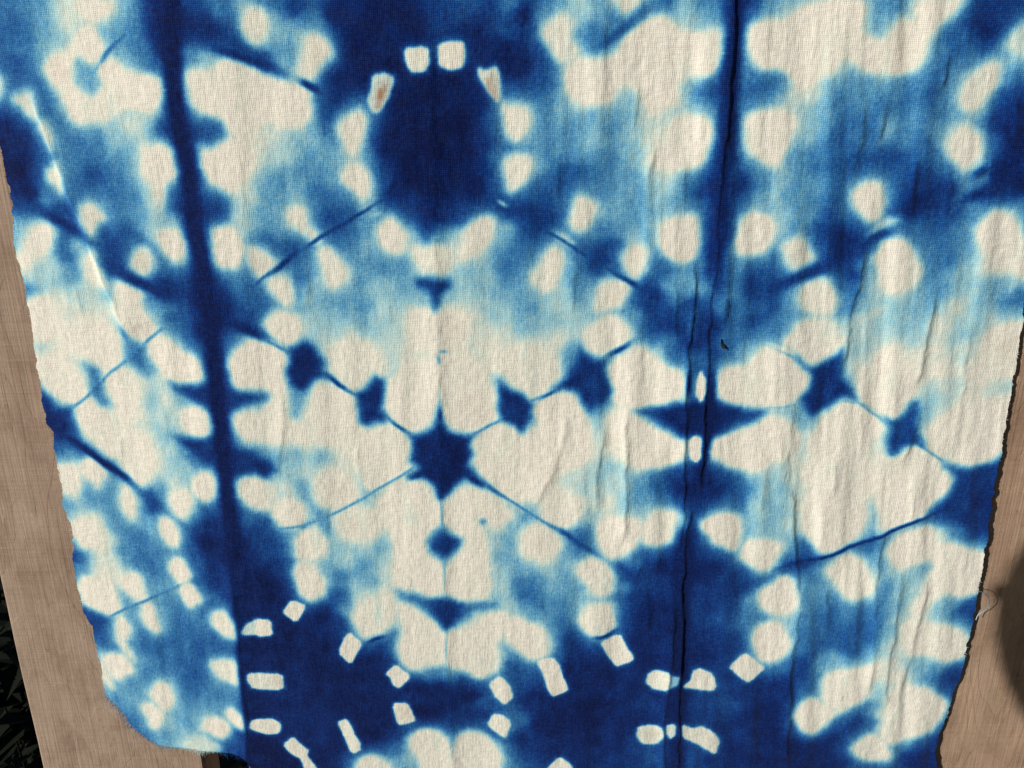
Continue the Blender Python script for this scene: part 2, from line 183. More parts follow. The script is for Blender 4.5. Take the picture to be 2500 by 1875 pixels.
W|0.0|2.77|-247.3 -143.8 -241.6 -137.2 -235.5 -133.4 -231.8 -138.7 -228.1 -144.1 -221.6 -148.4 -219.4 -157.6 -224.1 -164.3 -229.6 -170.2 -234.6 -166.6 -240 -160.3 -245.2 -153
W|0.0|2.95|-221.9 -162.4 -214.3 -154.6 -205.9 -158.9 -202.6 -168.1 -204 -177.7 -208.7 -184.6 -214.7 -187.8 -219.6 -183.2 -223.2 -176.6
W|0.0|2.50|-183.6 -141.6 -177 -138.7 -170.1 -139.3 -166.2 -143.7 -166.1 -150.1 -170.1 -153.9 -178.2 -154.6 -183.2 -151.6
W|0.0|2.75|-182.9 -184.4 -179.4 -178.5 -172.8 -176.4 -166.9 -179.9 -165.7 -185.6 -170 -191.5 -176.8 -194.7 -182 -192.1
W|0.02|2.79|-197.8 -192.8 -192.5 -187.7 -186 -187.4 -184 -193.1 -185.3 -200 -190.2 -205.2 -196.3 -202.5
W|0.0|2.46|-248.8 -178.7 -243.7 -170.8 -238.1 -170.6 -234.3 -176.1 -234.3 -181.9 -239.2 -188.9 -243.3 -185.2
W|0.0|2.47|-263.9 -176.4 -256.6 -175.2 -251.1 -175.9 -249.5 -182.6 -252 -191.5 -259 -193.7 -263 -187.1
W|0.02|2.65|-228.5 -198.2 -225.2 -189.2 -220.5 -189 -217.6 -194.7 -217.7 -201.6 -220.7 -208.7 -225.1 -206.9
W|0.0|2.73|-262.5 -215.8 -256.2 -210.4 -249.3 -209.1 -245.8 -217 -246.1 -224.1 -251.6 -228.5 -257.2 -226.7 -261.1 -221.8
W|0.05|4.33|-246.2 -207.9 -240.5 -219.7 -239.1 -235 -239.2 -247.5 -251.3 -249.3 -247 -235.5 -248.8 -223.2
W|0.0|2.60|-263.1 -255.4 -260.2 -249.9 -253.1 -248.4 -243.3 -248.8 -240.6 -256.1 -239 -264.5 -239 -271 -243.5 -274.5 -252 -271.9 -259.4 -268 -263 -262.8
W|0.0|2.36|-235.6 -249.4 -230 -244.9 -223.4 -245.5 -221.4 -251.7 -219.8 -261.2 -225.4 -265.8 -229.5 -260.7 -234.6 -255.7
W|0.0|1.98|-225.7 -268 -220.2 -263.9 -217.3 -270.6 -215.2 -280.2 -218.4 -285.4 -222.6 -280.8 -225.7 -274.4
W|0.0|1.90|-205.5 -214.8 -205 -207.8 -200.6 -206.6 -196.6 -211.4 -194.7 -218.3 -197.4 -224.5 -202 -223.7 -205.1 -218.8
W|0.0|1.73|-203.5 -238.1 -199.6 -233.8 -194.9 -234.5 -192.4 -240.6 -191.6 -245.7 -198.9 -250.3 -202 -244.3
W|0.0|1.74|-198.7 -252.4 -192 -248.3 -188.7 -252.9 -186.4 -261.2 -190.2 -264.6 -195.2 -266 -198.1 -258.7
W|0.02|2.21|-243.4 -280 -238.5 -274.2 -234.7 -281.6 -235.5 -287.1 -239.2 -291.8 -238.2 -298.4 -236.4 -306.1 -239.9 -303 -243.8 -295.5 -244.6 -287.8
W|0.0|2.46|-255.7 -306.5 -251.1 -303.3 -243 -303.3 -239.8 -308.7 -238.6 -314.2 -244.3 -318.1 -248.7 -320.2 -252.8 -314.2
W|0.05|1.85|-259.1 -309 -254.7 -313.2 -252.9 -321.1 -252.8 -326.9 -256.4 -323.7 -259.4 -317
W|0.0|2.47|-226.6 -329.4 -222.5 -322.1 -216.5 -322.8 -213 -330.6 -215.4 -336.6 -220.2 -342.3 -224.5 -336.2
W|0.0|2.49|-234.5 -341.7 -228.8 -337.7 -223.4 -343.1 -222.5 -347.8 -229.3 -355.5 -232.6 -349.8
W|0.0|2.67|-196 -352.6 -192.2 -346.4 -184.2 -346.9 -178.9 -353.6 -185.8 -361.3 -192.3 -355.9
W|0.0|2.01|-180.5 -340.8 -176.2 -338.1 -169.8 -343.5 -168.7 -352.3 -174.5 -350.9 -179.1 -346.5
W|0.03|1.94|-182 -272.6 -179 -268.1 -173.4 -268.9 -169.3 -275.1 -167.4 -284.2 -173.1 -283.9 -181.2 -277.9
W|0.05|1.98|-185.8 -304.6 -179.1 -302.5 -169 -304.1 -168.9 -318.7 -175.9 -317.4 -183.3 -313.4
W|0.1|3.55|-212.4 -368.5 -201 -360.2 -194.1 -362 -188.6 -367.5 -195.4 -373 -205.7 -372.7
X|0.95|0.66|-167.6 -255.8 -167.1 -283.6 -168.8 -317 -168.6 -334.2 -168.7 -354.1 -170.3 -383 -171.2 -400.6 -160.5 -400.3 -157 -363.4 -154.3 -305.4 -154.1 -255.5
D|0.4|1.90|-211 41.3 -207.6 37.8 -201.4 37 -204.4 32.8 -202.1 27.9 -206.8 27.9 -207.4 24.4 -211.1 26.5 -214.6 29.4 -211.5 33.6 -214.1 37.1
D|0.6|3.52|-208.9 -101.7 -199.6 -104.1 -199.6 -110.1 -195.3 -117 -200 -118.9 -205.7 -115.6 -210.6 -113.1
D|0.6|3.05|-233.1 -114.6 -228.9 -116.2 -226.8 -125 -227.9 -131.3 -225.3 -137.6 -229.8 -137.7 -233.5 -132.4 -234.1 -125.2
D|0.9|3.31|-265.3 -127.1 -259.7 -136 -258.8 -141.5 -246.8 -141 -248.9 -147.6 -248.2 -154 -261.2 -159.2 -267.3 -147.3
D|0.93|2.49|-120.8 -103.9 -113.2 -101.4 -109.7 -99.7 -104.3 -103.9 -101.5 -110.8 -102.7 -116 -97.2 -122.1 -105.6 -121.2 -110.1 -125.6 -113.7 -129.2 -118.7 -128.3 -122.6 -123.9 -121.8 -115.1 -119.8 -110.8
D|0.5|3.37|-121.2 -127.4 -113.7 -128.3 -115.1 -135.4 -117.5 -143.5 -120.8 -142.6
D|0.93|2.19|-85.9 -129.2 -80.7 -126.5 -75.3 -119.5 -69.6 -122.1 -70.8 -130.1 -72 -137.2 -67.2 -144.4 -75 -145.3 -80.3 -148.9 -83.5 -146.2 -84 -139 -86.2 -133.6
D|0.95|2.37|-39.7 -136.3 -37.8 -143.5 -35 -150.8 -26.5 -154.4 -20.5 -153.5 -23.2 -159.9 -21.5 -166.4 -25.1 -171.1 -20 -177.7 -13.9 -185.3 -19.2 -184.4 -27 -179.6 -32.3 -185.3 -38.7 -192.1 -41.3 -192.1 -45.4 -183.4 -50.5 -178.7 -59.3 -179.6 -52.1 -173.9 -57.1 -169.2 -55.9 -160.9 -57.4 -153.5 -51.3 -152.6 -43.5 -148 -40.8 -143.5
D|0.86|1.94|-49.9 -67.3 -45 -65.7 -33 -66.5 -31.4 -69.7 -35.5 -72.2 -38.2 -79.6 -39.9 -82.9 -41.4 -78.7 -42 -73 -48.4 -70.6
D|0.42|3.37|-144.7 -126.5 -134.8 -129.2 -136 -132.7 -140.7 -137.2 -145.3 -132.7
D|0.88|3.48|-156.6 -166.5 -143.8 -168.3 -138 -171.1 -134 -174.9 -139.5 -178.7 -144.6 -176.8 -155 -175.9
D|0.84|2.67|-40.3 -209.6 -36.6 -215 -29.1 -220 -31.4 -224.6 -37.8 -229.6 -40 -233.2 -42.8 -229.1 -48.1 -225.6 -49.7 -220.5 -44.6 -215.5
D|0.62|2.75|-65 -252.8 -56.8 -255.2 -48.6 -257.9 -40.8 -257.3 -39.5 -258.6 -28.5 -260.7 -16.5 -262.1 -21.2 -267.1 -26.8 -271.9 -32.5 -276.2 -40 -280 -42.7 -276.2 -49.9 -269.2 -58 -262.8 -65.2 -257
D|0.86|2.39|-49.6 -258.6 -40.8 -257.8 -39.5 -258.8 -29.4 -261.2 -31.4 -270.3 -39.5 -278.9 -42.3 -276.7 -47.1 -268.2
D|0.5|2.56|-68.6 -251.3 -62.3 -253.3 -60.6 -257.5 -66.1 -256.5
D|0.55|2.58|-20.2 -261.8 -10 -260.7 -9.1 -263.9 -18.4 -267.1
D|0.88|2.48|36.4 -103.9 43.2 -109.1 48.3 -110.8 50.1 -116 50.3 -121.2 54.7 -126.5 52.4 -131.8 46.6 -135.4 42.4 -139 38.8 -130 35.4 -127.4 27.8 -126.5 21.9 -127.4 29.3 -120.4 35 -112.5
D|0.88|2.35|-6.7 -123 0 -127.4 7.6 -133.6 11 -136.3 9.4 -142.6 7.7 -149.8 6 -152.6 1.7 -148 -3.4 -146.2 -8.5 -137.2 -6.7 -130.1
D|0.8|2.55|67.1 -139.4 76.3 -137.6 94 -135.4 112.6 -134.5 120.4 -137.2 137.6 -139.4 139.5 -141.2 131.4 -145.7 123.2 -150.3 114 -152.1 107.2 -154 94.3 -153 83.8 -148.9 75 -143.9
D|0.96|2.55|80.7 -139 94 -135.8 112.6 -134.9 123.1 -139 119.5 -147.1 113.9 -151.2 107.2 -153.5 94.3 -152.6 85.3 -146.2
D|0.87|2.33|153.7 -109.1 160 -113.4 165.7 -112.5 172.7 -108.2 177.1 -103.9 178.9 -110.8 179.1 -119.5 184.1 -125.6 189.3 -132.7 182.4 -131.8 177.6 -134.5 173 -138.1 166.9 -144.4 161.2 -139 158 -132.7 162.2 -125.6 162.4 -119.5 158.4 -114.3
D|0.78|2.13|204.3 -143.5 209.6 -144.4 215.7 -139.9 222.2 -132.7 224.9 -139 223.8 -148 227.5 -155.3 229 -159.9 223.7 -159 218.7 -159.9 216.1 -165.5 211.8 -165.5 208.8 -157.2 208.5 -148.9
D|0.86|2.95|243 -171.1 250.4 -173.9 261.7 -173.9 269.7 -170.2 278 -163.6 282.3 -204.7 262.8 -204.7 239.9 -200.7 245.2 -195 250.7 -186.3 251.4 -179.6
R|0.02|0.92|-131.5 -258.6 -123.1 -263.4 -130 -274.6 -137.7 -267.1
R|0.02|0.93|-98.8 -280.5 -90.9 -288.7 -95.1 -296.4 -98.4 -303.6 -106.3 -295.3
R|0.02|1.04|-71.4 -303.6 -62.7 -312.6 -69.8 -321.1 -73.5 -318.9 -75.1 -313.2 -77.9 -310.4
R|0.04|1.06|-74.6 -332.6 -65.4 -331.5 -60.6 -345.5 -65.1 -347.8 -71.5 -349
R|0.02|1.53|-14.2 -318.9 -6.6 -313.2 -1.8 -320 0.6 -328 -4.7 -333.8 -10.5 -328
R|0.04|1.26|-12.5 -341.9 -5.7 -341.9 -0.9 -346.6 -3.8 -359.7 -9.7 -354.9 -15.5 -350.2
R|0.12|1.32|-164.5 -283 -159.9 -275.3 -154 -272.2 -153.2 -283.3
R|0.02|1.12|-154.9 -272.2 -145.7 -272.7 -144.8 -283.5 -155.2 -284.2
R|0.06|1.15|-163.7 -312.3 -159.7 -311.1 -142.1 -311 -142.2 -322.9 -160.9 -322.4 -163.7 -316.8
R|0.03|1.17|-161.2 -345.6 -152.3 -344.4 -146.3 -347.9 -147.6 -356.2 -157.4 -356.2 -165.9 -352.8 -164.3 -346.9
R|0.03|1.08|-145.4 -364.6 -139 -358.5 -132.8 -366.9 -130 -368.8 -131.3 -373 -124.3 -385.2 -123 -395.2 -130.8 -392.7 -135.4 -375.4 -142 -370.6
R|0.05|1.07|-109.8 -346.7 -103.8 -344.9 -95.4 -366.9 -102.5 -371.2 -106.6 -358.5
R|0.01|1.23|15.6 -302 25.5 -299.7 29.4 -306.4 34.5 -322.3 31.7 -325.1 25 -328 21 -316.6
R|0.01|1.22|53.5 -288.7 65.4 -283.2 68.5 -289.8 74.6 -299.7 71.9 -303.1 64.5 -306.4 58.4 -296.4
R|0.05|1.33|83.7 -312.1 87.4 -308.7 96.9 -308.7 96.7 -322.3 88.1 -322.3 83.1 -317.7
R|0.3|1.33|97.1 -312.1 102.8 -312.1 102.2 -317.7 97.1 -321.1
R|0.02|1.33|111.2 -309.8 115.8 -307.6 122.7 -310.9 126.7 -320 125.5 -323.4 114.9 -322.3 106.2 -320 110.7 -316.6
R|0.06|1.46|79.9 -350.2 93.5 -349.6 95.8 -356.1 91.3 -363.3 82.5 -363.3 79.3 -357.3
R|0.08|1.17|97.4 -349 102.2 -347.8 103.2 -356.1 99.9 -358.5 97.7 -354.9
R|0.04|1.46|107.1 -349 114.2 -352.6 119.8 -350.2 128.1 -356.1 132 -362.1 130.3 -371.8 123 -366.9 114.8 -362.1 108.7 -358.5
R|0.03|1.29|22.9 -382.8 30.6 -374.2 37.7 -380.3 40.9 -390.2 38.1 -397.7 23 -392.7
R|0.02|1.33|133.7 -306.4 142.3 -296.4 148.4 -300.8 155.6 -307.6 150.5 -313.2 146.1 -317.1 139.9 -312.1
D|0.86|2.23|-164.8 -124.9 -177.2 -125.7 -186.6 -124.2 -181.1 -128.9 -174.6 -133.2 -166.4 -137.9
D|0.86|2.27|-164.1 -155.5 -178.4 -156.5 -189.1 -155.5 -182.7 -162.2 -173.8 -169.8 -165.1 -172.3
D|0.84|2.21|-159 -125.7 -147.4 -128.3 -136.6 -129.4 -134.2 -131 -142.1 -134.1 -150.8 -136.3 -160.7 -140.9
D|0.88|2.27|-162.7 -158.3 -152 -163.7 -143.7 -167.4 -138.8 -170.7 -133.9 -174.7 -139.5 -178.2 -144.5 -176.3 -153.2 -175.4 -164.2 -178.9
"""
DYE_AND_SHADE_STROKES = """
S|0.96|2.89|5.77|-157.5 85.2 -160.8 65.8 -163.1 45.6 -164.7 24.8 -163 -4 -162.9 -34.2 -161.4 -54.5 -160.6 -78.9 -160.8 -112.7 -161.5 -148.3 -163 -201.1 -159.8 -239.2
S|0.86|2.52|1.48|-156.4 47.7 -141.9 44.9 -123.4 38.4 -112.5 34.2 -101.9 27.6
S|0.9|1.20|1.50|-105.4 31.8 -98.2 27.6 -91 23.4
S|0.6|1.11|0.63|-203 37 -195.5 43.9 -187.5 50
S|0.45|0.91|0.91|-162.8 27.6 -160.5 21.3
S|0.86|3.07|1.54|-254.1 -30.2 -239.7 -34.8 -226.7 -42.6 -217.8 -50.5
S|0.86|3.08|1.88|-218.8 -56.1 -208 -63.2 -196.9 -68.7 -184.1 -74.3 -168.9 -81.4
S|0.9|2.47|1.97|-156.8 -85.4 -147.5 -90.4 -138.1 -95.4 -125.6 -102.2
S|0.92|1.68|1.87|-264.1 -150 -257.9 -156.3 -247.7 -161.5 -239.6 -168.7 -233.1 -174.2 -224.8 -180.5 -216.6 -187.9 -210 -193.4
S|0.5|2.10|1.22|-211.5 -90.7 -209.7 -95.7 -206.5 -103.4
S|0.35|0.70|0.35|-200.3 -103.2 -190.5 -95.3
S|0.31|0.72|0.36|-223.4 -120.5 -211.5 -113.1
S|0.31|0.74|0.37|-245.7 -140.1 -236.4 -133.4
S|0.85|1.17|1.00|-102.7 -116.9 -94.1 -124.8 -86 -130.1
S|0.7|1.02|0.77|-69.7 -142.6 -62.3 -148.9 -54.8 -154.4
S|0.5|0.86|0.43|-22.2 -153.5 -13.6 -148.9 -4.2 -143.5
S|0.5|1.74|1.22|-52.1 -174.9 -60.2 -180.6
S|0.6|1.22|0.87|-20 -178.7 -12.2 -186.3 0.1 -195
S|0.35|0.99|0.66|-40.5 -105 -33.1 -105.8
S|0.35|1.00|0.66|-39.9 -105.6 -39.1 -114.3
S|0.85|1.13|1.29|-131.3 -66.5 -122.8 -61.7 -114.2 -54.5 -108.2 -49.7
S|0.28|1.10|0.63|-76.1 -31.1 -68.1 -28.8
S|0.26|1.10|0.63|-73.9 -34.2 -65.1 -32.2
S|0.26|1.09|0.63|-8.9 -25.7 -0.7 -29.9
S|0.12|1.11|0.80|-102.6 -49.4 -96.7 -45.5
S|0.4|1.78|1.60|-19 -204.6 -14.2 -210.1
S|0.9|0.96|0.77|-60.2 -322.3 -62.6 -333.8
S|0.85|1.13|0.75|-91 -290.9 -87.1 -287.6 -73.7 -282.2
S|0.5|1.07|0.53|-117.4 -208.6 -123 -211.6
S|0.8|1.16|0.99|66 -98.8 58 -104.8 49.1 -109.9
S|0.62|1.01|0.67|28.6 -125.6 21.1 -129.2 11 -134.1
S|0.8|1.12|1.12|49.8 -61.7 63 -68.9 72.9 -73.8
S|0.66|2.53|1.19|31.2 39.4 45.8 47.6 58.6 57.1 69.2 63.7
S|0.85|1.46|1.16|107.7 65.7 106.5 45.6 105.3 24.8 106.3 3.3 104.4 -11.4 105.4 -54.5
S|0.31|0.68|0.34|191.3 -135.4 206.4 -146.2
S|0.31|0.69|0.34|229.2 -160.9 244.7 -171.1
S|0.8|3.19|1.60|177.1 -52.9 165.1 -59.2 149.7 -65.7 134.3 -72.2 122.6 -77.1
S|0.85|1.09|0.82|149.1 -240.9 163.7 -233.7 175.3 -231.6 185.8 -229.1 198.5 -222.5 216.3 -215 227.8 -208.6 241.1 -202.7 252.5 -196.8
S|0.75|1.42|1.24|17.8 -206.6 30.4 -214.5 40.4 -222.5 54.2 -231.7
S|0.85|1.31|0.94|44.9 -285.4 56.2 -285.4 67.1 -277.8
S|0.8|2.31|1.08|242.2 -8.4 235.1 -12.2 229.1 -17.4
S|0.85|2.80|1.40|255.3 -20.4 238.6 -22.7 229.8 -25.7 224.9 -34.2
S|0.8|2.69|0.95|198.3 -40.4 187 -44.3 180 -51.4
S|0.9|3.24|5.04|106.5 78.8 105.8 62.4 105.4 45.6 105.3 24.8 106.3 3.3 104.6 -18.9 105.4 -54.5 104 -78
S|0.84|3.64|4.85|102.7 -70.6 102.4 -99.7 102.4 -116.9
S|0.94|1.83|3.74|107.1 -107.4 108.5 -125.6 108.2 -143.5 108.2 -161.8 104.8 -180.6 101.8 -200.7
S|0.93|1.17|1.33|94.9 -110.8 96.5 -134.5
S|0.93|3.97|6.18|99.8 -196.8 100.8 -225.6 100.5 -261.8 102.9 -299.7 103.6 -339.6 105.8 -382.6 107.2 -412.8
S|0.55|0.72|0.48|-208.8 30.8 -201.4 37 -193.7 45.3 -186.7 50.7 -174 57.9
S|0.42|0.85|0.66|-277.8 -153.3 -264.7 -148.1 -246.7 -140.6 -235.4 -132.9 -223.4 -120.5 -211.5 -113.1 -199.9 -103.2 -190.5 -95.3 -175.5 -86.5 -165.2 -78.9
S|0.62|0.82|0.57|-152.2 -87.1 -131.3 -66.5 -122.8 -61.7 -114.2 -54.5 -98.3 -45 -83.3 -34.1
S|0.5|0.83|0.58|-163.9 -81.3 -140.5 -93.8 -132 -99.3 -122.6 -104.8 -102.7 -116.9 -94.1 -124.8 -86 -130.1 -69.7 -142.6 -62.3 -148.9 -54.8 -154.4 -40.5 -162.7 -20 -178.7 -12.2 -186.3 0.1 -195 17.9 -206.7 54.3 -231.8
S|0.42|0.81|0.63|-153.6 -213.7 -130.2 -211.7 -117.4 -208.7 -97.3 -199.9 -79 -188.2 -61.8 -177.7 -40.5 -162.7 -22.2 -153.5 -13.6 -148.9 -4.2 -143.5 9.4 -134.1 21.2 -129.2 28.7 -125.6 48.3 -109.1 65.3 -98.8 77.3 -92.9
S|0.36|0.74|0.50|132.1 -100.5 154.6 -109.9 166.5 -118.6 191.3 -135.4 206.4 -146.2 229.2 -160.9 244.7 -171.1 258.2 -178.7
S|0.3|0.76|0.42|127.3 -139.9 157.4 -135.4 189.3 -132.7 206.9 -143.5
S|0.5|0.91|0.61|-258.9 -283.2 -239 -271 -226.2 -264.8 -214.6 -258.7 -199 -250.9 -189.7 -245.6
S|0.35|0.84|0.42|-40.5 -117.7 -39.7 -135.3 -40.4 -191 -39.8 -220.5 -39.9 -257.5
S|0.3|0.84|0.37|-39.8 -278.9 -40.1 -305.3
S|0.9|1.04|0.89|-38.4 45.6 -38.6 34.6
S|0.72|0.78|0.55|-4.7 -27.3 7.9 -37.3 23 -44.3 33.5 -51.4 49.8 -61.7 63.8 -69 72.9 -73.9
S|0.8|0.80|0.56|-112.4 -53 -98.3 -45.1 -83.5 -36.5 -70.4 -28.8 -59.2 -21.9
S|0.8|1.02|0.76|-39.3 -135.4 -39.6 -148
S|0.85|1.22|1.04|-46.9 -174.9 -59.3 -180.6
S|0.85|1.22|1.05|-28.7 -175.8 -13.9 -186.3
S|0.8|1.23|1.23|-40.2 -183.4 -40.5 -195
S|0.75|1.32|1.16|-109.8 -100.5 -109.5 -107.4
S|0.6|1.19|0.85|218.1 -144.4 223.3 -131.8
S|0.6|1.20|0.86|222.3 -155.3 231.1 -161.8
S|0.6|1.21|0.86|212.5 -159 212.9 -167.4
"""
